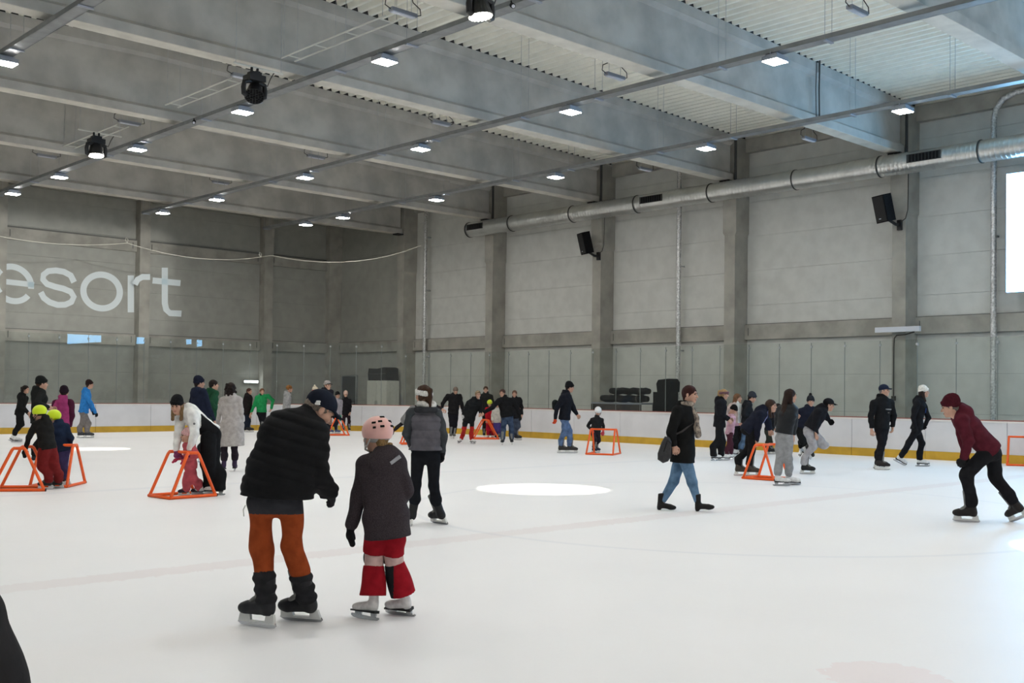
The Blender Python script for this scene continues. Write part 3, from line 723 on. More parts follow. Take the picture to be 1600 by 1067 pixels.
def letter(name, strokes, plane=YW-0.006):
    mb = MB()
    for pts, w, closed in strokes:
        Lf, Rt = stroke(pts, w, closed); n = len(Lf)
        A = [on_Y(*crop(*p), plane)-off for p in Lf]; B = [on_Y(*crop(*p), plane)-off for p in Rt]
        T = np.array([0, 0.004, 0])
        V = A+B+[a+T for a in A]+[b+T for b in B]
        F = []
        m = n if closed else n-1
        for i in range(m):
            j = (i+1) % n
            F += [(i, n+i, n+j, j), (2*n+i, 2*n+j, 3*n+j, 3*n+i), (i, j, 2*n+j, 2*n+i), (n+i, 3*n+i, 3*n+j, n+j)]
        mb.add(V, F)
    return mb.build(name, M['letter'], letters)
SK = 0.14
letter('letter', [(ell(95, 487, 134, 126, 8, -182, 30, SK)[::1], 44, False), (ell(95, 487, 134, 126, 178, 34, 26, SK), 44, False), ([(-38, 462), (251, 494)], 40, False)])
letter('letter', [([(545, 475), (520, 425), (470, 398), (412, 388), (355, 393), (320, 420), (316, 455), (345, 488), (405, 508), (465, 522), (520, 545), (543, 582), (525, 620), (480, 640), (425, 642), (365, 622), (322, 590), (300, 548)], 44, False)])
letter('letter', [(ell(747, 543, 134, 124, 0, 360, 40, 0.05)[:-1], 46, True)])
letter('letter', [([(962, 425), (962, 696)], 46, False)])
letter('letter', [(ell(103, 487, 134, 126, -135, -182, 10, SK), 44, False), (ell(103, 487, 134, 126, 178, 140, 8, SK), 44, False)], YC-0.006)
letter('letter', [([(992, 492), (1012, 455), (1048, 436), (1104, 436)], 44, False)], YC-0.006)
letter('letter', [([(1212, 368), (1212, 630), (1222, 676), (1250, 702), (1334, 706)], 45, False), ([(1122, 462), (1327, 482)], 44, False)])
# ------------------------------------------------------------------ figures: smooth implicit bodies meshed with surface nets
def nrm(v): v = np.asarray(v, float); return v/(np.linalg.norm(v)+1e-12)

class Field:
    """list of primitives blended smoothly; each is ('c',a,b,ra,rb) | ('e',c,R,(rx,ry,rz)) | ('s',a,b,R(cols lat,fwd),(la,fa),(lb,fb))"""
    def __init__(s, k=0.02): s.p = []; s.k = k; s.sub = []; s.cuts = []; s.disp = []
    def cap(s, a, b, ra, rb=None, k=None): s.p.append(('c', np.asarray(a, float), np.asarray(b, float), ra, ra if rb is None else rb, s.k if k is None else k)); return s
    def ell(s, c, r, R=None, k=None): s.p.append(('e', np.asarray(c, float), np.eye(3) if R is None else np.asarray(R, float), np.asarray(r, float)*np.ones(3), None, s.k if k is None else k)); return s
    def seg(s, a, b, lat, fwd, ra, rb, k=None): s.p.append(('s', np.asarray(a, float), np.asarray(b, float), (nrm(lat), nrm(fwd)), (np.asarray(ra, float), np.asarray(rb, float)), s.k if k is None else k)); return s
    def minus(s, c, r, R=None, k=0.01): s.sub.append((np.asarray(c, float), np.eye(3) if R is None else np.asarray(R, float), np.asarray(r, float)*np.ones(3), k)); return s
    def cut(s, o, n): s.cuts.append((np.asarray(o, float), nrm(n))); return s        # keeps the side opposite to n
    def bounds(s):
        lo = np.full(3, 1e9); hi = -lo
        for p in s.p:
            l, h = prim_bounds(p); lo = np.minimum(lo, l); hi = np.maximum(hi, h)
        return lo, hi
def prim_bounds(p):
    if p[0] == 'c':
        r = max(p[3], p[4]); return np.minimum(p[1], p[2])-r, np.maximum(p[1], p[2])+r
    if p[0] == 'e':
        r = np.sqrt(((p[2]*p[3][None, :])**2).sum(1)); return p[1]-r, p[1]+r
    r = max(p[4][0].max(), p[4][1].max()); return np.minimum(p[1], p[2])-r, np.maximum(p[1], p[2])+r
def prim_eval(p, X):
    if p[0] == 'c':
        a, b = p[1], p[2]; ab = b-a; L = ab @ ab+1e-12
        t = np.clip(((X-a) @ ab)/L, 0, 1); q = X-a-t[..., None]*ab
        return np.sqrt((q*q).sum(-1)) - (p[3]+(p[4]-p[3])*t)
    if p[0] == 'e':
        q = (X-p[1]) @ p[2]; r = p[3]; k0 = np.sqrt(((q/r)**2).sum(-1)); k1 = np.sqrt(((q/(r*r))**2).sum(-1))+1e-9
        return k0*(k0-1.0)/k1
    a, b = p[1], p[2]; ab = b-a; L = ab @ ab+1e-12
    t = np.clip(((X-a) @ ab)/L, 0, 1); q = X-a-t[..., None]*ab
    lat, fwd = p[3]; rl = p[4][0][0]+(p[4][1][0]-p[4][0][0])*t; rf = p[4][0][1]+(p[4][1][1]-p[4][0][1])*t
    ql = q @ lat; qf = q @ fwd; qu2 = np.maximum((q*q).sum(-1)-ql*ql-qf*qf, 0)
    ru = np.minimum(rl, rf)
    k0 = np.sqrt((ql/rl)**2+(qf/rf)**2+qu2/(ru*ru)); k1 = np.sqrt((ql/rl**2)**2+(qf/rf**2)**2+qu2/ru**4)+1e-9
    return k0*(k0-1.0)/k1
def smin(a, b, k):
    if k <= 0: return np.minimum(a, b)
    h = np.clip(0.5+0.5*(b-a)/k, 0, 1); return b+(a-b)*h-k*h*(1-h)

EDGES = [((0, 0, 0), (1, 0, 0)), ((0, 1, 0), (1, 1, 0)), ((0, 0, 1), (1, 0, 1)), ((0, 1, 1), (1, 1, 1)),
         ((0, 0, 0), (0, 1, 0)), ((1, 0, 0), (1, 1, 0)), ((0, 0, 1), (0, 1, 1)), ((1, 0, 1), (1, 1, 1)),
         ((0, 0, 0), (0, 0, 1)), ((1, 0, 0), (1, 0, 1)), ((0, 1, 0), (0, 1, 1)), ((1, 1, 0), (1, 1, 1))]
def surface(field, h):
    lo, hi = field.bounds(); lo = lo-2.5*h; hi = hi+2.5*h
    n = np.ceil((hi-lo)/h).astype(int)+1
    ax = [lo[i]+h*np.arange(n[i]) for i in range(3)]
    F = np.full(n, 9.0)
    for p in field.p:
        l, u = prim_bounds(p); pad = p[-1]+3*h
        i0 = np.maximum(((l-pad-lo)/h).astype(int), 0); i1 = np.minimum(np.ceil((u+pad-lo)/h).astype(int)+1, n)
        sl = tuple(slice(i0[i], i1[i]) for i in range(3))
        X = np.stack(np.meshgrid(*[ax[i][sl[i]] for i in range(3)], indexing='ij'), -1)
        F[sl] = smin(F[sl], prim_eval(p, X), p[-1])
    for c, R, r, k in field.sub:
        rr = np.sqrt(((R*r[None, :])**2).sum(1)); i0 = np.maximum(((c-rr-4*h-k-lo)/h).astype(int), 0); i1 = np.minimum(np.ceil((c+rr+4*h+k-lo)/h).astype(int)+1, n)
        if (i1 <= i0).any(): continue
        sl = tuple(slice(i0[i], i1[i]) for i in range(3))
        X = np.stack(np.meshgrid(*[ax[i][sl[i]] for i in range(3)], indexing='ij'), -1)
        F[sl] = -smin(-F[sl], prim_eval(('e', c, R, r, None, 0), X), k)
    if field.cuts or field.disp:
        X = np.stack(np.meshgrid(*ax, indexing='ij'), -1)
        for d in field.disp: F = F - d(X)
        for o, nn in field.cuts: F = np.maximum(F, (X-o) @ nn)
    ins = F < 0
    m = n-1
    cnt = np.zeros(m, np.float64); acc = np.zeros(tuple(m)+(3,))
    for a, b in EDGES:
        A = F[a[0]:a[0]+m[0], a[1]:a[1]+m[1], a[2]:a[2]+m[2]]; B = F[b[0]:b[0]+m[0], b[1]:b[1]+m[1], b[2]:b[2]+m[2]]
        x = (A < 0) != (B < 0); t = np.where(x, A/np.where(x, A-B, 1.0), 0.0)
        cnt += x
        for i in range(3): acc[..., i] += np.where(x, a[i]+t*(b[i]-a[i]), 0.0)
    act = cnt > 0
    idx = np.full(m, -1, np.int64); idx[act] = np.arange(act.sum())
    ijk = np.argwhere(act)
    V = lo + h*(ijk + acc[act]/cnt[act][:, None])
    Q = []
    for d in range(3):
        e1, e2 = [(1, 2), (2, 0), (0, 1)][d]
        s0 = [slice(None)]*3; s1 = [slice(None)]*3; s0[d] = slice(0, -1); s1[d] = slice(1, None)
        A = ins[tuple(s0)]; B = ins[tuple(s1)]; ch = np.argwhere(A != B)
        if not len(ch): continue
        ok = (ch[:, e1] > 0) & (ch[:, e2] > 0) & (ch[:, e1] < m[e1]) & (ch[:, e2] < m[e2]) & (ch[:, d] < m[d]); ch = ch[ok]
        fl = A[tuple(ch.T)]
        def g(o1, o2):
            c = ch.copy(); c[:, e1] -= o1; c[:, e2] -= o2; return idx[tuple(c.T)]
        q = np.stack([g(1, 1), g(0, 1), g(0, 0), g(1, 0)], 1)
        q[~fl] = q[~fl][:, ::-1]
        Q.append(q[(q >= 0).all(1)])
    return V, np.concatenate(Q) if Q else np.zeros((0, 4), int)
def basis(f, up=(0, 0, 1)):
    """columns: right, forward, up"""
    f = nrm(f); r = nrm(np.cross(f, up)); u = np.cross(r, f); return np.stack([r, f, u], 1)
def rot_axis(a, ang):
    a = nrm(a); K = np.array([[0, -a[2], a[1]], [a[2], 0, -a[0]], [-a[1], a[0], 0]]); return np.eye(3)+math.sin(ang)*K+(1-math.cos(ang))*K@K

# ---- templates in head space (x right, y forward, z up, origin mid head, adult)
TPL = {}
def tpl(key, fld, h): TPL[key] = surface(fld, h)
f = Field(0.02)
f.ell((0, -0.012, 0.032), (0.076, 0.096, 0.086)).ell((0, 0.028, -0.035), (0.061, 0.064, 0.082)).ell((0, 0.066, -0.095), (0.026, 0.022, 0.020), k=0.03)
f.cap((0, 0.094, 0.006), (0, 0.113, -0.026), 0.008, 0.013, k=0.012).ell((-0.014, 0.098, -0.031), 0.009, k=0.01).ell((0.014, 0.098, -0.031), 0.009, k=0.01)
f.cap((-0.036, 0.080, 0.026), (0.036, 0.080, 0.026), 0.012, k=0.015)
f.ell((0, 0.089, -0.060), (0.024, 0.010, 0.006), k=0.008).ell((0, 0.086, -0.071), (0.021, 0.010, 0.007), k=0.008)
f.ell((-0.040, 0.062, -0.022), 0.028, k=0.02).ell((0.040, 0.062, -0.022), 0.028, k=0.02)
for sx in (-1, 1):
    f.minus((sx*0.031, 0.100, 0.008), (0.019, 0.014, 0.012), k=0.012)
    f.ell((sx*0.080, -0.006, -0.008), (0.009, 0.019, 0.032), k=0.008)
f.cap((0, -0.022, -0.06), (0, -0.030, -0.105), 0.052, 0.050, k=0.03)
tpl('head', f, 0.0058); tpl('head_far', f, 0.010)
f = Field(0.004); f.ell((0, 0.084, 0.008), (0.013, 0.010, 0.009)); tpl('eye', f, 0.004)
f = Field(0.004); f.cap((-0.017, 0.094, 0.027), (0.017, 0.094, 0.029), 0.005); tpl('eyebrow', f, 0.004)
f = Field(0.004); f.cap((-0.020, 0.0945, -0.0655), (0.020, 0.0945, -0.0655), 0.0065); tpl('lips', f, 0.004)
def hair(kind):
    f = Field(0.02)
    f.ell((0, -0.016, 0.038), (0.087, 0.105, 0.094))
    if kind == 'short': f.cap((0, -0.06, -0.02), (0, -0.06, -0.06), 0.055, 0.045, k=0.03)
    if kind in ('long', 'mid', 'ponytail', 'loose'):
        for sx in (-1, 1):
            e = {'long': -0.30, 'mid': -0.19, 'ponytail': -0.05, 'loose': -0.21}[kind]
            f.cap((sx*0.066, -0.03, 0.0), (sx*0.07, -0.035 if kind != 'loose' else 0.03, e), 0.034, 0.028, k=0.03)
        e = {'long': -0.34, 'mid': -0.20, 'ponytail': -0.06, 'loose': -0.18}[kind]
        f.seg((0, -0.07, 0.02), (0, -0.10 if kind != 'long' else -0.165, e), (1, 0, 0), (0, 1, 0), (0.075, 0.045), (0.085 if kind != 'ponytail' else 0.05, 0.035), k=0.03)
    if kind == 'ponytail': f.ell((0, -0.125, 0.05), 0.035, k=0.01).cap((0, -0.14, 0.04), (0, -0.12, -0.16), 0.035, 0.02, k=0.02)
    if kind == 'wavy':
        rg = np.random.default_rng(8); f.seg((0, -0.05, 0.04), (0, -0.07, -0.13), (1, 0, 0), (0, 1, 0), (0.092, 0.075), (0.10, 0.06), k=0.03)
        for i in range(30):
            a = rg.uniform(2.4, 7.0); z = rg.uniform(-0.17, 0.09); f.ell((0.095*math.cos(a), -0.03+0.095*math.sin(a) if math.sin(a) < 0 else -0.03+0.04*math.sin(a), z), 0.026, k=0.015)
    if kind == 'curly':
        rg = np.random.default_rng(5)
        for i in range(34):
            v = nrm(rg.normal(size=3)); v[2] = abs(v[2])*0.9-0.25; v = nrm(v)
            f.ell(np.array([0, -0.02, 0.04])+v*np.array([0.080, 0.098, 0.088]), 0.026, k=0.012)
    f.minus((0, 0.105, -0.035), (0.064, 0.075, 0.088), k=0.015)
    f.disp.append(lambda X: 0.0035*np.sin(X[..., 0]*170+4*np.sin(X[..., 2]*25))*np.sin(X[..., 1]*120+1.0)+0.005*np.sin(X[..., 0]*55+1.0)*np.sin(X[..., 1]*48)*np.sin(X[..., 2]*40+0.6))
    return f
for kd in ('short', 'long', 'mid', 'ponytail', 'loose', 'curly', 'wavy'): tpl('hair_'+kd, hair(kd), 0.0085)
f = Field(0.015); f.ell((0, -0.012, 0.045), (0.087, 0.106, 0.102)).ell((0, -0.035, 0.10), (0.066, 0.075, 0.062), k=0.04)
f.cut((0, 0.09, 0.030), (0, 0.28, -1.0)); f.disp.append(lambda X: 0.003*np.sin(np.arctan2(X[..., 0], X[..., 1])*26)); tpl('beanie', f, 0.0085)
f = Field(0.01)
for i in range(20):
    a, b = 2*math.pi*i/20, 2*math.pi*(i+1)/20
    P = lambda t: (0.079*math.sin(t), -0.012+0.098*math.cos(t), 0.045+0.022*math.cos(t))
    f.seg(P(a), P(b), (0, 0, 1), (math.sin(a), math.cos(a), 0), (0.024, 0.014), (0.024, 0.014), k=0.006)
f.disp.append(lambda X: 0.002*np.sin(np.arctan2(X[..., 0], X[..., 1])*40)); tpl('beanie_cuff', f, 0.0085)
f = Field(0.01); f.ell((0, -0.035, 0.185), 0.040); f.disp.append(lambda X: 0.005*np.sin(X[..., 0]*180)*np.sin(X[..., 1]*170)*np.sin(X[..., 2]*160)); tpl('pompom', f, 0.008)
f = Field(0.015); f.ell((0, -0.012, 0.042), (0.086, 0.106, 0.092)).cut((0, 0.09, 0.045), (0, 0.30, -1.0)); tpl('cap_crown', f, 0.008)
f = Field(0.008)
for i in range(7):
    t = -0.9+1.8*i/6; f.cap((0.075*math.sin(t), 0.07*math.cos(t)+0.01, 0.052-0.010*abs(t)), (0.070*math.sin(t), 0.105*math.cos(t)+0.055, 0.040-0.018*t*t), 0.0075, 0.006, k=0.012)
tpl('cap_visor', f, 0.0065)
f = Field(0.02); f.ell((0, -0.018, 0.040), (0.108, 0.130, 0.112)).cut((0, 0, -0.012), (0, 0.12, -1.0)); tpl('helmet_shell', f, 0.008)
f = Field(0.01); f.ell((0, -0.018, 0.035), (0.098, 0.119, 0.10)).cut((0, 0, -0.045), (0, 0.10, -1.0)).minus((0, 0.11, -0.03), (0.075, 0.06, 0.08), k=0.01); tpl('helmet_liner', f, 0.008)
f = Field(0.004)
for sx in (-1, 1): f.cap((sx*0.092, 0.02, -0.01), (sx*0.07, 0.05, -0.09), 0.007).cap((sx*0.09, -0.04, -0.02), (sx*0.07, 0.05, -0.09), 0.006).cap((sx*0.07, 0.05, -0.09), (0, 0.065, -0.118), 0.007)
tpl('helmet_strap', f, 0.006)
f = Field(0.004)
for (px, pz, w) in ((-0.045, 0.105, 0.013), (0.045, 0.105, 0.013)): f.cap((px-w, -0.115, pz-0.02), (px+w, -0.115, pz-0.02), 0.008)
tpl('helmet_vent', f, 0.005)
f = Field(0.008)
for i in range(20):
    a, b = 2*math.pi*i/20, 2*math.pi*(i+1)/20
    P = lambda t: (0.084*math.sin(t), -0.014+0.104*math.cos(t), 0.030+0.022*math.cos(t))
    f.seg(P(a), P(b), (0, 0, 1), (math.sin(a), math.cos(a), 0), (0.034, 0.012), (0.034, 0.012), k=0.006)
tpl('headband', f, 0.0075)

# ---- hands: palm and five fingers, origin at the wrist, x across, y along fingers, z = back of the hand; thumb on -x side (mirrored for the other hand)
def hand_field(g, curl, mitten=False):
    f = Field(0.008)
    f.seg((0, 0.0, 0), (0, 0.075, -0.004), (1, 0, 0), (0, 0, 1), (0.028+g, 0.018+g), (0.042+g, 0.015+g))
    f.cap((0, -0.05, 0), (0, 0.01, 0), 0.029+g, 0.027+g, k=0.02)
    if mitten:
        f.seg((0, 0.06, -0.003), (0, 0.135, -0.035-0.03*curl), (1, 0, 0), (0, 0, 1), (0.045+g, 0.022+g), (0.032+g, 0.018+g), k=0.02)
    else:
        for i, (x, L) in enumerate(((-0.032, 0.070), (-0.011, 0.079), (0.011, 0.073), (0.031, 0.056))):
            p = np.array([x, 0.078-0.004*abs(i-1.2), -0.004]); a = 0.18+curl*0.5
            for j, fr in enumerate((0.45, 0.31, 0.24)):
                q = p+L*fr*np.array([0.10*x/0.03*(j == 0), math.cos(a), -math.sin(a)])
                f.cap(p, q, 0.0094-0.0008*j+g, 0.0088-0.0008*j+g, k=0.003); p = q; a += 0.25+curl*0.75
    p0 = np.array([-0.026, 0.022, -0.006]); p1 = np.array([-0.055, 0.050, -0.020]); p2 = np.array([-0.058, 0.080, -0.030-0.02*curl]); p3 = np.array([-0.050, 0.102, -0.038-0.03*curl])
    f.cap(p0, p1, 0.014+g, 0.011+g, k=0.012).cap(p1, p2, 0.0105+g, 0.0095+g, k=0.003).cap(p2, p3, 0.0095+g, 0.0085+g, k=0.003)
    return f
tpl('hand', hand_field(0.0, 0.55), 0.0052); tpl('hand_grip', hand_field(0.0, 1.5), 0.0052)
tpl('glove', hand_field(0.0045, 0.5), 0.0065); tpl('glove_grip', hand_field(0.0045, 1.4), 0.0065); tpl('mitten', hand_field(0.007, 0.4, True), 0.008)

# ---- footwear, origin on the ice under the ankle, y to the toe
def boot_fields():
    T = {}
    f = Field(0.03); f.cap((0, -0.035, 0.165), (0, -0.02, 0.31), 0.052, 0.058).cap((0, -0.03, 0.13), (0, 0.13, 0.115), 0.050, 0.047).ell((0, 0.165, 0.112), (0.048, 0.065, 0.040)).ell((0, -0.05, 0.115), (0.044, 0.045, 0.045))
    f.cap((0, 0.035, 0.20), (0, 0.03, 0.325), 0.032, 0.034); f.cut((0, 0, 0.078), (0, 0, -1)).cut((0, 0, 0.345), (0, -0.25, 1)); T['hockey'] = f
    f = Field(0.03); f.cap((0, -0.035, 0.17), (0, -0.015, 0.345), 0.048, 0.054).cap((0, -0.03, 0.125), (0, 0.13, 0.10), 0.045, 0.040).ell((0, 0.165, 0.095), (0.040, 0.062, 0.034)).ell((0, -0.055, 0.115), (0.038, 0.036, 0.06)); f.cut((0, 0, 0.066), (0, 0, -1)).cut((0, 0, 0.36), (0, -0.2, 1)); T['figure'] = f
    f = Field(0.03); f.cap((0, -0.03, 0.10), (0, -0.02, 0.225), 0.046, 0.05).cap((0, -0.03, 0.07), (0, 0.12, 0.052), 0.043, 0.038).ell((0, 0.155, 0.042), (0.038, 0.065, 0.034)); f.ell((0, -0.05, 0.03), (0.036, 0.034, 0.04)); f.cut((0, 0, 0.0), (0, 0, -1)).cut((0, 0, 0.24), (0, -0.1, 1)).minus((0, 0.03, -0.004), (0.06, 0.035, 0.024), k=0.005); T['boot'] = f
    return T
BT = boot_fields()
for kd, fl in BT.items():
    tpl('foot_'+kd, fl, 0.009); _v, _q = TPL['foot_'+kd]; TPL['foot_'+kd] = (_v*np.array([0.95, 0.86, 0.95 if kd == 'boot' else 1.0]), _q)
f = Field(0.012); f.seg((0, 0.045, 0.20), (0, 0.062, 0.385), (1, 0, 0), (0, 1, 0), (0.034, 0.016), (0.040, 0.014)).ell((0, 0.085, 0.165), (0.026, 0.05, 0.02), rot_axis((1, 0, 0), -0.7), k=0.02); tpl('tongue', f, 0.008)
def blade_meshes():
    out = {}
    prof = [(-0.125, 0.016), (-0.11, 0.004), (-0.05, 0.0), (0.12, 0.0), (0.19, 0.005), (0.225, 0.022), (0.22, 0.034), (-0.12, 0.034)]
    m = MB(); m.prism([(y, z) for y, z in prof], (0, 1, 0), (0, 0, 1), (-0.0035, 0, 0), (1, 0, 0), 0.007); out['hockey'] = m
    m = MB(); pf_ = [(-0.115, 0.026), (0.215, 0.026), (0.205, 0.075), (0.20, 0.088), (0.115, 0.088), (0.105, 0.040), (-0.025, 0.040), (-0.035, 0.088), (-0.10, 0.088)]
    m.prism(pf_, (0, 1, 0), (0, 0, 1), (-0.011, 0, 0), (1, 0, 0), 0.022); out['hockey_holder'] = m
    prof = [(-0.13, 0.012), (-0.11, 0.002), (-0.05, 0.0), (0.13, 0.0), (0.19, 0.006), (0.222, 0.018), (0.228, 0.036), (0.21, 0.040), (-0.13, 0.026)]
    m = MB(); m.prism(prof, (0, 1, 0), (0, 0, 1), (-0.0035, 0, 0), (1, 0, 0), 0.007)
    out['figure'] = m
    m = MB()
    m.prism([(-0.085, 0.022), (-0.03, 0.022), (-0.02, 0.064), (0.09, 0.064), (0.10, 0.022), (0.17, 0.022), (0.18, 0.072), (-0.095, 0.072)], (0, 1, 0), (0, 0, 1), (-0.008, 0, 0), (1, 0, 0), 0.016)
    out['figure_holder'] = m
    m = MB(); m.prism([(-0.095, 0.03+0.03), (-0.02, 0.03+0.03), (0.05, 0.06), (0.215, 0.06), (0.215, 0.073), (0.05, 0.073), (-0.095, 0.085)], (0, 1, 0), (0, 0, 1), (-0.034, 0, 0), (1, 0, 0), 0.068); out['figure_sole'] = m
    return out
BM = {}
for k, v in blade_meshes().items():
    v.v = [(a, b*0.88, c) for a, b, c in v.v]; BM[k] = v.mesh('blade_'+k)
TM = {}
def tmesh(key):
    if key not in TM:
        V, F = TPL[key]; me = mesh_from(key, V, F); me.polygons.foreach_set('use_smooth', np.ones(len(me.polygons), dtype=bool)); me.materials.append(None); TM[key] = me
    return TM[key]
for k in BM: BM[k].materials.append(None)
def inst(name, me, m, parent, A, t):
    """object sharing mesh data with its own material; A 3x3, t offset in the parent's space"""
    o = bpy.data.objects.new(name, me); COL.objects.link(o); o.parent = parent
    if not me.materials: me.materials.append(None)
    o.material_slots[0].link = 'OBJECT'; o.material_slots[0].material = m
    Mx = Matrix([[*map(float, A[i]), float(t[i])] for i in range(3)]+[[0, 0, 0, 1]]); o.matrix_local = Mx
    return o

CLOTH = {}
def cloth(color, kind='plain'):
    key = (tuple(color), kind)
    if key not in CLOTH:
        n = 'cloth_%d' % len(CLOTH)
        if kind == 'plain': CLOTH[key] = mat(n, color, 0.9, spec=0.08, noise=0.14, nscale=14, bump=0.2, bscale=24)
        elif kind == 'puffer': CLOTH[key] = mat(n, color, 0.75, spec=0.12, noise=0.15, nscale=10, bump=0.2, bscale=30)
        elif kind == 'denim': CLOTH[key] = mat(n, color, 0.85, spec=0.15, nscale=7, color2=tuple(min(1, c*1.9+0.02) for c in color), bump=0.2, bscale=50)
        elif kind == 'fleck': CLOTH[key] = mat(n, color, 0.9, spec=0.15, nscale=150, color2=tuple(min(1, c*1.6+0.008) for c in color), bump=0.2, bscale=60)
        elif kind == 'knit': CLOTH[key] = mat(n, color, 0.95, spec=0.1, noise=0.2, nscale=40, bump=0.5, bscale=90)
        elif kind == 'hair': CLOTH[key] = mat(n, color, 0.6, spec=0.15, nscale=20, color2=tuple(c*0.5 for c in color), stretch=(6, 6, 0.7), bump=0.3, bscale=60)
        elif kind == 'leather': CLOTH[key] = mat(n, color, 0.5, spec=0.2, noise=0.15, nscale=20, bump=0.1, bscale=50)
        elif kind == 'shell': CLOTH[key] = mat(n, color, 0.3, spec=0.4, noise=0.03, nscale=5)
        elif kind == 'skin': CLOTH[key] = mat(n, color, 0.55, spec=0.3, noise=0.08, nscale=16)
    return CLOTH[key]
SKIN = cloth((0.52, 0.30, 0.215), 'skin'); EYE_M = mat('eye_dark', (0.03, 0.02, 0.015), 0.2); LIP_M = mat('lips', (0.36, 0.12, 0.10), 0.5)

def wrinkle(seed, amp, sc=1.0):
    rg = np.random.default_rng(seed); W = rg.normal(size=(5, 3))*np.array([9, 9, 22])*sc; ph = rg.uniform(0, 6.28, 5)
    def d(X):
        w = 0
        for i in range(5): w = w + np.sin(X @ W[i] + ph[i] + 1.3*np.sin(X @ W[(i+2) % 5][::-1]*0.4))
        return amp*w/5*1.6
    return d

def smooth_obj(name, V, F, m, parent):
    me = mesh_from(name, V, F); o = add_obj(name, me, m, parent, None, True); return o

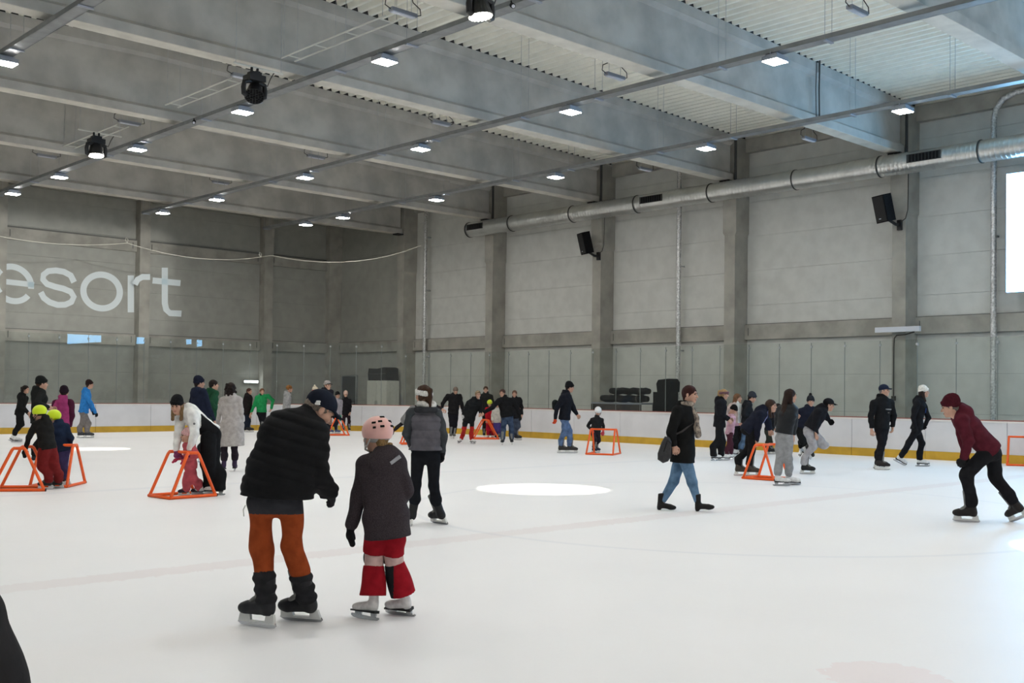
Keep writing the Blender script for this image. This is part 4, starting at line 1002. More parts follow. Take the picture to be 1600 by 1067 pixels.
SEED = [100]
def person(label, view, head, neck, pelvis, feet, yaw, hands=None, sh=None, el=None, kn=None, hip=None, head_yaw=None, head_pitch=0.0, head_roll=0.0,
           S=1.03, jacket=None, trousers=None, hat=None, hair_=None, glove=None, foot='hockey', foot_c=(0.02, 0.02, 0.022), neck_dz=0.0, group=None, fat=1.0,
           root=None, extras=None, shaft_h=0.17, face=True, low=0.0, Dover=None, skin=None, hsc=1.0):
    ox, oy, vs = view
    px = lambda p: (ox+p[0]/vs, oy+p[1]/vs)
    SEED[0] += 1; seed = SEED[0]
    # root on the ice
    F = []
    base = root if root is not None else feet[0]
    R0 = ground(*px(base)) if Dover is None else None
    D = depth_of(R0) if Dover is None else Dover
    def W(p):                                    # picture point + depth offset -> world
        q = px(p); d = D+(p[2] if len(p) > 2 else 0.0); return at_depth(q[0], q[1], d)
    R0 = W(pelvis).copy(); R0[2] = 0.0
    away = nrm([CW[0]+ (R0[0]/D-CW[0]), R0[1]/D, 0.0]); away = nrm([R0[0], R0[1], 0.0]); right = np.array([away[1], -away[0], 0.0])
    dirv = lambda a: away*math.cos(math.radians(a))+right*math.sin(math.radians(a))
    fwd = dirv(yaw); lat = np.cross(fwd, [0, 0, 1.0])          # person's own right
    N = W((neck[0], neck[1], (neck[2] if len(neck) > 2 else 0)+neck_dz)); P = W(pelvis)
    T = nrm(N-P); latb = nrm(lat-T*(lat@T)); fb = np.cross(T, latb)     # body frame: right, front
    s = S
    # shoulders, arms
    side = {'L': -1, 'R': 1}
    SHD = {k: N-T*0.055*s+latb*side[k]*0.165*s for k in 'LR'}
    if sh:
        for k in sh: SHD[k] = W(sh[k])
    HA, EL = {}, {}
    for k in 'LR':
        hd = (hands or {}).get(k)
        if hd is None: HA[k] = SHD[k]+np.array([0, 0, -0.50*s])+latb*side[k]*0.07*s+fwd*0.06*s
        else: HA[k] = W(hd)
        if el and k in el: EL[k] = W(el[k])
        else:
            a, b = SHD[k], HA[k]; d = np.linalg.norm(b-a); la = lb = max(0.275*s, d*0.502)
            h = math.sqrt(max(la*la-d*d/4, 0)); hint = -fb*0.8+latb*side[k]*0.5-np.array([0, 0, 0.4]); t = nrm(b-a); hint = nrm(hint-t*(hint@t)); EL[k] = (a+b)/2+hint*h
    # legs
    HIP = {k: P-T*0.03*s+lat*side[k]*0.09*s for k in 'LR'}
    if hip:
        for k in hip: HIP[k] = W(hip[k])
    ank_h = {'hockey': 0.165, 'figure': 0.165, 'boot': 0.09}[foot]*s
    AN, FT = {}, {}
    for k, ft in zip('LR', feet):
        if ft is None: continue
        opt = ft[3] if len(ft) > 3 else {}
        fy = dirv(ft[2]); q = px(ft)
        lift = opt.get('lift')
        if lift is None:
            g = ground(*q)
            if abs(depth_of(g)-D) > 0.45: r = ray(*q); g = CPOS+r*D; g[2] = 0.0
        else: g = at_depth(q[0], q[1], D+lift)
        pt = math.radians(opt.get('pitch', 0.0)); rl = math.radians(opt.get('roll', 0.0))
        B = basis(fy); B = rot_axis(B[:, 0], pt) @ rot_axis(B[:, 1], rl) @ B
        # contact is given at mid blade (y=0.045)
        o = g - B[:, 1]*0.045*s
        if lift is None:                      # lowest point of the blade stays on the ice
            ends = [o+B@(np.array(e)*s) for e in ((0, -0.12, 0.008), (0, -0.05, 0), (0, 0.12, 0), (0, 0.22, 0.02))]
            o[2] -= min(e[2] for e in ends)
        AN[k] = o+B[:, 2]*ank_h+B[:, 1]*(-0.02*s); FT[k] = (o, B)
    for k in 'LR':
        if k not in AN:
            j = 'L' if k == 'R' else 'R'; o, B = FT[j]; off = lat*side[k]*0.2*s
            FT[k] = (o+off, B); AN[k] = AN[j]+off
    KN = {}
    for k in 'LR':
        if kn and k in kn: KN[k] = W(kn[k])
        else:
            a, b = HIP[k], AN[k]; d = np.linalg.norm(b-a); la = min(max(0.43*s, d*0.503), d*0.53)
            h = math.sqrt(max(la*la-d*d/4, 0)); hint = nrm(FT[k][1][:, 1]*1.0+fwd); t = nrm(b-a); hint = nrm(hint-t*(hint@t)); KN[k] = (a+b)/2+hint*h
    if foot != 'boot':
        for k, ft in zip('LR', feet):
            if ft is None or (len(ft) > 3 and 'lift' in ft[3]): continue
            o, B = FT[k]; d = nrm(KN[k]-AN[k]); sx_, sy_ = d @ B[:, 0], d @ B[:, 1]
            ax = float(np.clip(math.atan2(sx_, max(d[2], 0.3)), -0.5, 0.5))*0.8
            B = rot_axis(B[:, 1], ax) @ B; c0 = o+FT[k][1][:, 1]*0.045*s
            o = c0-B[:, 1]*0.045*s; o[2] -= min((o+B@(np.array(e)*s))[2] for e in ((0, -0.11, 0.008), (0, -0.05, 0), (0, 0.11, 0), (0, 0.19, 0.02)))
            FT[k] = (o, B); AN[k] = o+B[:, 2]*ank_h+B[:, 1]*(-0.02*s)
    # head
    hy = yaw if head_yaw is None else head_yaw
    Hc = W((head[0], head[1], (head[2] if len(head) > 2 else 0)+neck_dz))
    HB = basis(dirv(hy)); HB = rot_axis(HB[:, 0], math.radians(head_pitch)) @ HB; HB = rot_axis(HB[:, 1], math.radians(head_roll)) @ HB
    hs = hsc*(0.97*(0.45*s+0.55) if S < 0.9 else 0.97*s)
    skin = skin or SKIN
    h = float(np.clip(D*0.00075, 0.0085, 0.025)); hb = max(0.02, h*1.3)
    R = empty('person', R0, label, 'person', group)
    L0 = R0
    # ---- body: one skin mesh (trunk, head, hands)
    f = Field(0.03)
    f.seg(N-T*0.08*s, P, latb, fb, (0.13*s, 0.085*s), (0.125*s, 0.085*s)); f.cap(N-T*0.03*s, Hc-HB[:, 2]*0.075*hs-HB[:, 1]*0.028*hs, 0.056*s, 0.052*hs)
    for k in 'LR':
        f.cap(N-T*0.05*s, SHD[k], 0.05*s, 0.045*s).cap(SHD[k], EL[k], 0.045*s, 0.036*s).cap(EL[k], HA[k], 0.036*s, 0.024*s)
        f.cap(HIP[k], KN[k], 0.068*s, 0.046*s)
        tp = AN[k] if foot == 'boot' else FT[k][0]+FT[k][1][:, 2]*0.32*s-FT[k][1][:, 1]*0.018*s
        f.cap(KN[k], tp, 0.046*s, 0.034*s).cap(tp, AN[k], 0.034*s, 0.034*s)
    V, Q = surface(f, hb)
    Vs, Qs = [V-L0], [Q]; nv = len(V)
    def join(key, A, t, flip=False):
        nonlocal nv
        v, q = TPL[key]; v = v @ A.T + t - L0; Vs.append(v); Qs.append((q[:, ::-1] if flip else q)+nv); nv += len(v)
    join('head' if D < 22 else 'head_far', HB*hs, Hc)
    HF = {}
    for k in 'LR':
        d = nrm(HA[k]-EL[k]); back = nrm(latb*side[k]*0.9+fb*0.35+np.array([0, 0, 0.15])); hd = (hands or {}).get(k)
        grip = bool(hd and len(hd) > 3 and hd[3] == 'grip')
        if grip: back = nrm(np.array([0, 0, 1.0])+fb*0.3)
        u = nrm(back-d*(back@d)); x = np.cross(d, u)
        B = np.stack([x, d, u], 1)*s*(1.0 if S > 0.9 else 1.06)
        # thumb (-x) must point to the front / inside
        want = fb-latb*side[k]*0.3
        if grip: want = -latb*side[k]
        flip = (-x) @ want < 0
        if flip: B[:, 0] *= -1
        HF[k] = (B, HA[k]+d*0.01, flip, grip)
        g = (glove or {}).get(k) if isinstance(glove, dict) else glove
        if g is None: join('hand_grip' if grip else 'hand', B, HF[k][1], flip)
    body = smooth_obj('body', np.concatenate(Vs), np.concatenate(Qs), skin, R)
    if face:
        for sx in (-1, 1):
            inst('eye', tmesh('eye'), EYE_M, R, HB*hs, Hc-L0+HB[:, 0]*sx*0.031*hs); 
        if D < 24:
            for sx in (-1, 1): inst('eyebrow', tmesh('eyebrow'), cloth((0.06, 0.04, 0.03), 'hair'), R, HB*hs, Hc-L0+HB[:, 0]*sx*0.031*hs)
            inst('lips', tmesh('lips'), LIP_M, R, HB*hs, Hc-L0)
    # ---- gloves
    if glove is not None:
        for k in 'LR':
            g = glove.get(k) if isinstance(glove, dict) else glove
            if g is None: continue
            B, t, flip, grip = HF[k]; c, kd = (g if isinstance(g, tuple) and len(g) == 2 and isinstance(g[1], str) else (g, 'glove'))
            key = 'mitten' if kd == 'mitten' else ('glove_grip' if grip else 'glove')
            key2 = key+('_m' if flip else '')
            if key2 not in TPL: v, q = TPL[key]; TPL[key2] = (v*np.array([-1, 1, 1]), q[:, ::-1])
            B2 = B.copy()
            if flip: B2[:, 0] *= -1
            inst('mitten' if kd == 'mitten' else 'glove', tmesh(key2), cloth(c, 'knit'), R, B2, t-L0)
    # ---- hair and headgear
    def hd_part(name, key, m):
        g = 1.06 if (key in ('cap_crown', 'cap_visor', 'headband') or key.startswith('beanie')) else 1.0
        return inst(name, tmesh(key), m, R, HB*hs*g, Hc-L0-HB[:, 2]*(g-1)*0.03)
    if hair_: inst('hair', tmesh('hair_'+hair_[0]), cloth(hair_[1], 'hair'), R, HB*hs*(1.0 if not hat else 0.97), Hc-L0)
    if hat:
        kd = hat[0]; c = hat[1]
        if kd in ('beanie', 'bobble'):
            b = hd_part('beanie', 'beanie', cloth(c, 'knit')); hd_part('beanie_cuff', 'beanie_cuff', cloth(hat[2] if len(hat) > 2 and hat[2] else c, 'knit'))
            if kd == 'bobble': hd_part('pompom', 'pompom', cloth(hat[3] if len(hat) > 3 else c, 'knit'))
        elif kd == 'cap': hd_part('cap', 'cap_crown', cloth(c, 'plain')); hd_part('cap_visor', 'cap_visor', cloth(hat[2] if len(hat) > 2 else c, 'plain'))
        elif kd == 'helmet':
            hd_part('helmet', 'helmet_shell', cloth(c, 'shell')); hd_part('helmet_liner', 'helmet_liner', cloth(hat[2] if len(hat) > 2 else (0.05, 0.05, 0.05), 'plain')); hd_part('helmet_strap', 'helmet_strap', cloth(hat[3] if len(hat) > 3 else (0.04, 0.04, 0.04), 'plain'))
            if len(hat) > 4: 
                for (vx, vy, vz, L) in hat[4]:
                    m_ = MB(); v = nrm([vx, vy, vz]); c0 = np.array([0, -0.018, 0.040])+v*np.array([0.108, 0.130, 0.112])*1.0; tv = nrm(np.cross(v, [0, 0, 1.0]))
                    m_.tube([c0-tv*L/2, c0+tv*L/2], 0.0085, 8); me = m_.mesh('helmet_vent'); me.materials.append(None); inst('helmet_vent', me, cloth((0.01, 0.01, 0.01), 'plain'), R, HB*hs, Hc-L0)
        elif kd == 'headband': hd_part('headband', 'headband', cloth(c, 'knit'))
    # ---- footwear
    for k in 'LR':
        o, B = FT[k]; fc = foot_c.get(k) if isinstance(foot_c, dict) else foot_c
        b = inst('skate' if foot != 'boot' else 'ankle_boot', tmesh('foot_'+foot), cloth(fc, 'leather'), R, B*s, o-L0)
        if foot != 'boot':
            I3 = np.eye(3); z3 = np.zeros(3)
            inst('blade', BM[foot], M['steel_blade'], b, I3, z3); inst('blade_holder', BM[foot+'_holder'], M['white_plastic'] if foot == 'hockey' else M['steel_blade'], b, I3, z3)
            if foot == 'hockey': inst('tongue', tmesh('tongue'), cloth((0.20, 0.20, 0.19), 'plain'), b, I3, z3)
            if foot == 'figure': inst('sole', BM['figure_sole'], M['rubber'], b, I3, z3)
    # ---- trousers
    if trousers:
        t = trousers; ck = t.get('kind', 'plain'); th = t.get('thigh', 0.085)*s; knr = t.get('knee', 0.066)*s; cf = t.get('cuff', 0.062)*s
        f = Field(0.03)
        f.seg(P+T*0.06*s, P-T*0.05*s, lat, fwd, (0.150*s*fat, 0.105*s*fat), (0.155*s*fat, 0.110*s*fat))
        end = {}
        for k in 'LR':
            e = AN[k]+nrm(KN[k]-AN[k])*(t.get('rise', 0.05)*s) if t.get('rise', 0.05) > 0 else AN[k]+FT[k][1][:, 2]*(t['rise']*s)
            end[k] = e
            f.cap(HIP[k], KN[k], th*fat, knr)
            if t.get('short'): f.cut(KN[k]+nrm(HIP[k]-KN[k])*0.02, KN[k]-HIP[k])
            elif foot == 'boot' or t.get('rise', 0.05) > 0.14: f.cap(KN[k], e, knr, cf)
            else:
                o_, B_ = FT[k]; top = o_+B_[:, 2]*0.32*s-B_[:, 1]*0.018*s; low_ = AN[k]+B_[:, 2]*t.get('rise', 0.05)*s
                f.cap(KN[k], top, knr, max(cf, 0.066*s)).cap(top, low_, max(cf, 0.066*s), max(cf, 0.066*s) if t.get('rise', 0.05) < 0.1 else cf)
            f.cut(e-nrm(KN[k]-e)*0.02*s*0, (0, 0, 0)) if False else None
        if t.get('floor'): f.cut((0, 0, t['floor']*s), (0, 0, -1))
        if t.get('amp', 0.009): f.disp.append(wrinkle(seed, t.get('amp', 0.009)*s, 1.0/s))
        V, Q = surface(f, h); 
        bands = t.get('bands')
        if bands:
            me = mesh_from('trousers', V-L0, Q); o = add_obj('trousers', me, cloth(t['c'], ck), R, None, True)
            fc = V[Q].mean(1); mi = np.zeros(len(Q), np.int32)
            for j, (fn, colr, kd2) in enumerate(bands):
                me.materials.append(cloth(colr, kd2)); mk = fn(fc, dict(HIP=HIP, KN=KN, AN=AN, P=P, T=T, lat=lat, fwd=fwd, right=right, away=away)); mi[mk] = j+1
            me.polygons.foreach_set('material_index', mi)
        else: smooth_obj('trousers', V-L0, Q, cloth(t['c'], ck), R)
    # ---- jacket
    if jacket:
        j = jacket; ck = j.get('kind', 'plain'); bl = j.get('bulk', 1.0)*fat; ar = j.get('arm', 1.0); hem = j.get('hem', 0.08)*s
        f = Field(0.03*s)
        cl, cf_ = 0.185*s*bl, 0.125*s*bl; wl, wf = 0.165*s*bl*j.get('waist', 1.0), 0.118*s*bl*j.get('waist', 1.0); ml, mf = 0.175*s*bl*j.get('flare', 1.0), 0.130*s*bl*j.get('flare', 1.0)
        ch = N-T*0.19*s; wa = P+T*0.13*s; dn = -T if not j.get('drop') else nrm(-T*0.25+np.array([0, 0, -1.0])); he = P+dn*(hem+0.05*s)
        f.seg(N-T*0.09*s, ch, latb, fb, (cl*0.86, cf_*0.80), (cl, cf_)).seg(ch, wa, latb, fb, (cl, cf_), (wl, wf)).seg(wa, P, latb, fb, (wl, wf), (ml*0.97, mf*0.97)).seg(P, he, latb, fb, (ml*0.97, mf*0.97), (ml, mf))
        q0 = j.get('quilt')
        f.cap(N-T*0.07*s, N+nrm(Hc-N)*0.035*s, 0.080*s*min(bl, 1.1), 0.066*s)
        hz = float(j.get('hood', not q0))
        if hz: f.seg(N-fb*0.075*s+T*0.02*s-latb*0.05*s, N-fb*0.075*s+T*0.02*s+latb*0.05*s, T, fb, (0.055*s, 0.050*s), (0.055*s, 0.050*s)).ell(N-fb*0.095*s-T*0.07*s, (0.11*s*hz, 0.062*s*hz, 0.095*s*hz), np.stack([latb, fb, T], 1))
        if j.get('hoodup'): f.ell(Hc-HB[:, 1]*0.02*hs, (0.108*hs, 0.125*hs, 0.135*hs), HB).minus(Hc+HB[:, 1]*0.10*hs, (0.075*hs, 0.09*hs, 0.11*hs), HB, 0.02)
        if not j.get('noarms') and not j.get('sleeve_c'): fa = f
        else: fa = Field(0.03*s)
        cuffs = []
        if not j.get('noarms'):
            for k in 'LR':
                wr = HA[k]-nrm(HA[k]-EL[k])*0.015*s
                fa.cap(N-T*0.065*s, SHD[k], 0.070*s, 0.074*s*ar, k=0.05*s).cap(SHD[k], EL[k], 0.074*s*ar, 0.058*s*ar, k=0.012*s).cap(EL[k], wr, 0.058*s*ar, 0.043*s*ar*j.get('cuff', 1.0), k=0.012*s)
        f.cut(P+dn*hem, dn)
        amp = j.get('amp', 0.011)*s; wr_ = wrinkle(seed+7, amp, 1.0/s); f.disp.append(wr_)
        if fa is not f: fa.disp.append(wr_)
        q = j.get('quilt')
        if q:
            def quilt(X, N=N, T=T, q=q, a=j.get('qamp', 0.010)*s):
                t = ((X-N) @ T)/(q*s); return a*(np.sqrt(np.abs(np.sin(np.pi*t)))-0.6)
            f.disp.append(quilt)
        V, Q = surface(f, h)
        bands = j.get('bands')
        nm = j.get('name', 'jacket')
        if bands:
            me = mesh_from(nm, V-L0, Q); add_obj(nm, me, cloth(j['c'], ck), R, None, True)
            fc = V[Q].mean(1); mi = np.zeros(len(Q), np.int32)
            for jj, (fn, colr, kd2) in enumerate(bands):
                me.materials.append(cloth(colr, kd2)); mk = fn(fc, dict(N=N, T=T, P=P, latb=latb, fb=fb, SHD=SHD, EL=EL, HA=HA, right=right, away=away, s=s)); mi[mk] = jj+1
            me.polygons.foreach_set('material_index', mi)
        else: smooth_obj(nm, V-L0, Q, cloth(j['c'], ck), R)
        if fa is not f and not j.get('noarms'):
            V, Q = surface(fa, h); smooth_obj('sleeves', V-L0, Q, cloth(j['sleeve_c'], j.get('sleeve_kind', 'plain')), R)
    ctx = dict(R=R, L0=L0, N=N, P=P, T=T, latb=latb, lat=lat, fb=fb, fwd=fwd, SHD=SHD, EL=EL, HA=HA, HIP=HIP, KN=KN, AN=AN, Hc=Hc, HB=HB, hs=hs, s=s, W=W, h=h, FT=FT, right=right, away=away, D=D)
    if extras: extras(ctx)
    return ctx
def soft(ctx, name, field, m, h=None):
    V, Q = surface(field, h or ctx['h']); return smooth_obj(name, V-ctx['L0'], Q, m, ctx['R'])
# ------------------------------------------------------------------ the people, placed from what the photograph shows
VA, VB, VC, VD, VE = (0, 580, 5.335), (220, 580, 5.08), (370, 600, 5.335), (380, 560, 7.62), (600, 580, 4.267)
VF, VG, VH, VI, VJ = (660, 580, 8.206), (840, 580, 7.114), (1000, 580, 4.443), (1100, 590, 5.927), (1340, 580, 6.28)
VK, VL, VM, VN, VO = (1450, 590, 4.447), (470, 580, 9.7), (720, 590, 9.7), (380, 580, 8.89), (225, 600, 5.613)
VQ, VR, V0 = (1140, 600, 6.278), (1100, 590, 7.62), (0, 0, 1.0)
BLACK, NAVY, DARK = (0.013, 0.013, 0.015), (0.014, 0.018, 0.035), (0.03, 0.03, 0.034)
BROWN, BLOND, DKH = (0.06, 0.028, 0.015), (0.36, 0.22, 0.09), (0.018, 0.011, 0.009)
WHITE = (0.74, 0.73, 0.71)
HOCK = (0.022, 0.022, 0.025); FIG = (0.72, 0.71, 0.69)

# --- man in the black quilted jacket (foreground)
def man_extras(c):
    # dark gaiter cuffs, side seams, jacket pull cords, cap patch
    for k in 'LR':
        a = c['AN'][k]; b = c['KN'][k]; d = nrm(b-a); f = Field(0.02)
        f.cap(a+d*0.0, a+d*0.20, 0.068, 0.076)
        f.disp.append(lambda X, a=a, d=d: 0.007*np.sin(((X-a) @ d)*85+np.sin(X[..., 0]*20)))
        f.cut(a+d*0.205, d).cut(a-d*0.02, -d)
        soft(c, 'trouser_cuff', f, cloth((0.025, 0.025, 0.027), 'plain'))
    f = Field(0.01); v = c['HB'].T@(c['W']((632, 141))-c['away']*0.10-c['Hc'])/c['hs']-np.array([0, -0.012, 0.042]); v = v/np.sqrt(((v/np.array([0.092, 0.113, 0.098]))**2).sum()); p = c['Hc']+c['HB']@(v+np.array([0, -0.012, 0.042]))*c['hs']
    E0, E1 = c['right'], np.array([0, 0, 1.0])
    f.cap(p-E0*0.014-E1*0.008, p+E0*0.012-E1*0.010, 0.0065).cap(p-E0*0.006+E1*0.010, p+E0*0.012+E1*0.008, 0.006).cap(p+E0*0.012+E1*0.008, p-E0*0.01-E1*0.004, 0.005)
    soft(c, 'cap_emblem', f, cloth(WHITE, 'knit'), 0.004)
    for sg in (-1, 1):
        p = c['P']+c['lat']*sg*0.185-c['T']*0.10; m = MB(); m.tube([p, p+np.array([0, 0, -0.03])+c['right']*sg*0.015, p+np.array([0, 0, -0.075])+c['right']*sg*0.01], 0.004, 5)
        o = m.build('pull_cord', M['white_rod'] if sg < 0 else M['rubber'], c['R'], -c['L0'])
seat = lambda X, c: (X-(c['P']-np.array([0, 0, 0.145]))) @ np.array([0, 0, 1.0]) > 0
inner = lambda X, c: (np.abs((X-c['P']) @ c['right']+0.0) < 0.02)
man = person('man in black quilted jacket, navy cap and rust orange trousers bending to the girl', VC,
    head=(690, 218, 0.10), neck=(545, 262, 0.04), pelvis=(338, 895), feet=[(165, 2022, -52), (540, 1974, -62)], yaw=14,
    sh={'L': (330, 385, -0.02), 'R': (640, 420, 0.02)}, el={'L': (225, 680, 0.16), 'R': (682, 780, 0.0)}, hands={'L': (330, 830, 0.36), 'R': (765, 895, 0.13)},
    hip={'L': (205, 990), 'R': (455, 1000)}, kn={'L': (208, 1380, 0.04), 'R': (462, 1335, 0.04)}, head_yaw=76, head_pitch=-36, S=1.05, fat=1.12,
    jacket=dict(c=(0.010, 0.010, 0.011), kind='puffer', hem=0.035, quilt=0.058, qamp=0.010, bulk=1.12, arm=1.22, cuff=1.35, waist=1.14, flare=1.08, amp=0.006, drop=True),
    trousers=dict(c=(0.30, 0.058, 0.016), thigh=0.072, knee=0.068, cuff=0.066, rise=0.20, amp=0.010, bands=[(seat, (0.035, 0.035, 0.04), 'plain')]),
    hat=('cap', (0.014, 0.017, 0.028)), hair_=('short', (0.25, 0.2, 0.16)), glove={'R': ((0.03, 0.03, 0.035), 'glove'), 'L': None}, foot='hockey', foot_c=HOCK, extras=man_extras)

# --- girl with the pink helmet
def girl_extras(c):
    for k in 'LR':
        f = Field(0.01); kn = c['KN'][k]; up = nrm(c['HIP'][k]-kn); dn = nrm(c['AN'][k]-kn)
        f.cap(kn+up*0.05, kn+dn*0.07, 0.070, 0.066); f.cut(kn+up*0.045, up).cut(kn+dn*0.075, dn); soft(c, 'knee_guard', f, cloth((0.62, 0.43, 0.40), 'plain'))
        f = Field(0.01); p = kn+c['away']*0.045-c['right']*0.02; f.ell(p, (0.062, 0.05, 0.075)); soft(c, 'guard_cap', f, cloth((0.03, 0.03, 0.03), 'leather'))
        f = Field(0.02); a = kn+dn*0.05; b = c['AN'][k]+nrm(kn-c['AN'][k])*0.035
        f.seg(a, b, c['right'], c['away'], (0.074, 0.072), (0.096, 0.09)); f.cut(a+dn*0.0, -dn).cut(b, dn)
        f.disp.append(wrinkle(31, 0.006)); me_ctx = c
        V, Q = surface(f, c['h']); me = mesh_from('trouser_leg', V-c['L0'], Q); o = add_obj('trouser_leg', me, cloth((0.30, 0.010, 0.018), 'plain'), c['R'], None, True)
        me.materials.append(cloth((0.02, 0.022, 0.024), 'plain')); fc = V[Q].mean(1); mi = ((((fc-(a+b)/2) @ c['right']) < -0.035) & (k == 'R')).astype(np.int32); me.polygons.foreach_set('material_index', mi)
    m = MB(); p = c['N']-c['fb']*0.150-c['T']*0.045+c['latb']*0.04; m.box(p, (0.085, 0.012, 0.024), np.stack([nrm(c['latb']+c['T']*0.55), c['fb'], nrm(c['T']-c['latb']*0.55)], 1)); m.build('reflective_strip', cloth((0.35, 0.35, 0.37), 'plain'), c['R'], -c['L0'])
    f = Field(0.01); f.ell(c['Hc']+c['HB']@np.array([0.05, -0.075, -0.06]), (0.03, 0.025, 0.014), c['HB']); soft(c, 'hair', f, cloth(BLOND, 'hair'))
VENTS = [(-0.42, -0.75, 0.62, 0.03), (0.42, -0.75, 0.62, 0.03), (-0.40, -0.9, 0.25, 0.03), (0.40, -0.9, 0.25, 0.03), (-0.75, -0.5, 0.55, 0.03), (0.75, -0.5, 0.55, 0.03), (0.80, -0.6, 0.2, 0.022), (-0.8, -0.6, 0.2, 0.022), (0, -0.55, 1.0, 0.035)]
girl = person('girl in pale pink helmet, dark flecked jacket and red trousers skating beside the man', V0,
    head=(588, 682), neck=(596, 708), pelvis=(603, 806), feet=[(569.5, 967, -52), (626, 961, -58)], yaw=-22, head_yaw=-38, head_pitch=-6,
    sh={'L': (573, 727), 'R': (621, 727)}, el={'L': (563, 770), 'R': (633, 768, 0.06)}, hands={'L': (549, 822, 0.03), 'R': (622, 792, 0.20)},
    hip={'L': (588, 826), 'R': (617, 826)}, kn={'L': (584.5, 872, 0.05), 'R': (613, 869, 0.05)}, S=0.80,
    jacket=dict(c=(0.030, 0.023, 0.026), kind='fleck', hem=0.19, bulk=1.12, flare=1.08, arm=1.22, hood=1.45, amp=0.010),
    trousers=dict(c=(0.30, 0.010, 0.018), thigh=0.105, knee=0.100, short=True, amp=0.008),
    hat=('helmet', (0.80, 0.45, 0.40), (0.35, 0.34, 0.33), (0.5, 0.48, 0.46), VENTS), hair_=('short', BLOND), glove=((0.012, 0.012, 0.013), 'mitten'), hsc=1.07, foot='figure', foot_c=(0.66, 0.64, 0.63), extras=girl_extras)

# --- woman in the grey vest
def vest_extras(c):
    f = Field(0.01); p = c['N']+c['T']*0.01
    for i in range(14):
        a, b = 2*math.pi*i/14, 2*math.pi*(i+1)/14
        P_ = lambda t: p+c['latb']*0.085*math.cos(t)+c['fb']*0.085*math.sin(t)+c['T']*0.02*math.sin(2*t)
        f.cap(P_(a), P_(b), 0.034)
    f.disp.append(wrinkle(77, 0.006)); soft(c, 'scarf', f, cloth((0.62, 0.60, 0.56), 'knit'))
    f = Field(0.01); q = c['N']-c['T']*0.045
    for i in range(14):
        a, b = 2*math.pi*i/14, 2*math.pi*(i+1)/14
        P_ = lambda t: q+c['latb']*0.115*math.cos(t)+c['fb']*(0.10*math.sin(t)-0.02)
        f.cap(P_(a), P_(b), 0.036)
    soft(c, 'vest_collar', f, cloth((0.035, 0.036, 0.04), 'plain'))
person('woman in grey quilted vest, white headband and black leggings skating away', VE,
    head=(263, 160), neck=(282, 232), pelvis=(278, 530), feet=[(166, 1027, -12), (372, 1016, -42)], yaw=2, head_yaw=-38, head_pitch=-5,
    sh={'L': (190, 285), 'R': (355, 285)}, el={'L': (150, 410, -0.04), 'R': (392, 420, 0)}, hands={'L': (185, 500, 0.14), 'R': (392, 535, 0.03)},
    hip={'L': (228, 565), 'R': (330, 565)}, kn={'L': (212, 755), 'R': (332, 765)}, S=1.0,
    jacket=dict(name='vest', c=(0.105, 0.10, 0.115), kind='puffer', hem=-0.01, quilt=0.095, qamp=0.017, bulk=1.06, flare=1.05, sleeve_c=(0.05, 0.055, 0.06), arm=0.98),
    trousers=dict(c=(0.012, 0.013, 0.016), thigh=0.088, knee=0.062, cuff=0.048, rise=0.10, amp=0.002), hat=('headband', (0.72, 0.70, 0.67)), hair_=('ponytail', BROWN), glove=((0.02, 0.02, 0.022), 'glove'), foot='hockey', foot_c=(0.015, 0.015, 0.016), extras=vest_extras)

# --- walking woman with the bag and the scarf
def walker_extras(c):
    W, N, fb = c['W'], c['N'], c['fb']
    f = Field(0.012)
    for i in range(14):
        a, b = 2*math.pi*i/14, 2*math.pi*(i+1)/14
        P_ = lambda t: N+c['T']*0.03+c['latb']*0.082*math.cos(t)+fb*(0.082*math.sin(t)+0.01)
        f.cap(P_(a), P_(b), 0.032)
    f.cap(W((360, 255, -0.03)), W((388, 330, -0.08)), 0.035, 0.042).cap(W((388, 330, -0.08)), W((402, 440, -0.10)), 0.042, 0.052)
    f.disp.append(wrinkle(9, 0.008)); soft(c, 'scarf', f, mat('scarf_pattern', (0.40, 0.33, 0.26), 0.9, nscale=22, color2=(0.06, 0.05, 0.05), bump=0.3))
    m = MB(); poly = [(172, 452), (205, 462), (219, 490), (212, 590), (190, 625), (158, 637), (122, 612), (122, 570), (150, 490)]
    A = [W((x, y, -0.33))-c['L0'] for x, y in poly]; B = [W((x+6, y, -0.20))-c['L0'] for x, y in poly]; A2 = [a_*0.9+sum(A)/len(A)*0.1-c['away']*0.02 for a_ in A]; k_ = len(poly)
    m.add(A2+A+B, [tuple(range(k_))[::-1], tuple(range(2*k_, 3*k_))]+[(q*k_+i, q*k_+(i+1) % k_, (q+1)*k_+(i+1) % k_, (q+1)*k_+i) for q in range(2) for i in range(k_)]); bag = m.build('shoulder_bag', cloth((0.035, 0.034, 0.036), 'leather'), c['R'])
    m = MB(); m.tube([W((165, 560, -0.35))-c['L0'], W((190, 480, -0.35))-c['L0'], W((214, 500, -0.35))-c['L0']], 0.006, 5); m.build('bag_flap_seam', cloth((0.015, 0.015, 0.015), 'plain'), bag)
    m = MB(); m.tube([W((190, 460, -0.28)), W((290, 420, -0.235)), W((365, 360, -0.13)), W((372, 300, -0.02)), W((330, 245, 0.02))], 0.014, 6); m.build('bag_strap', cloth((0.04, 0.036, 0.036), 'plain'), c['R'], -c['L0'])
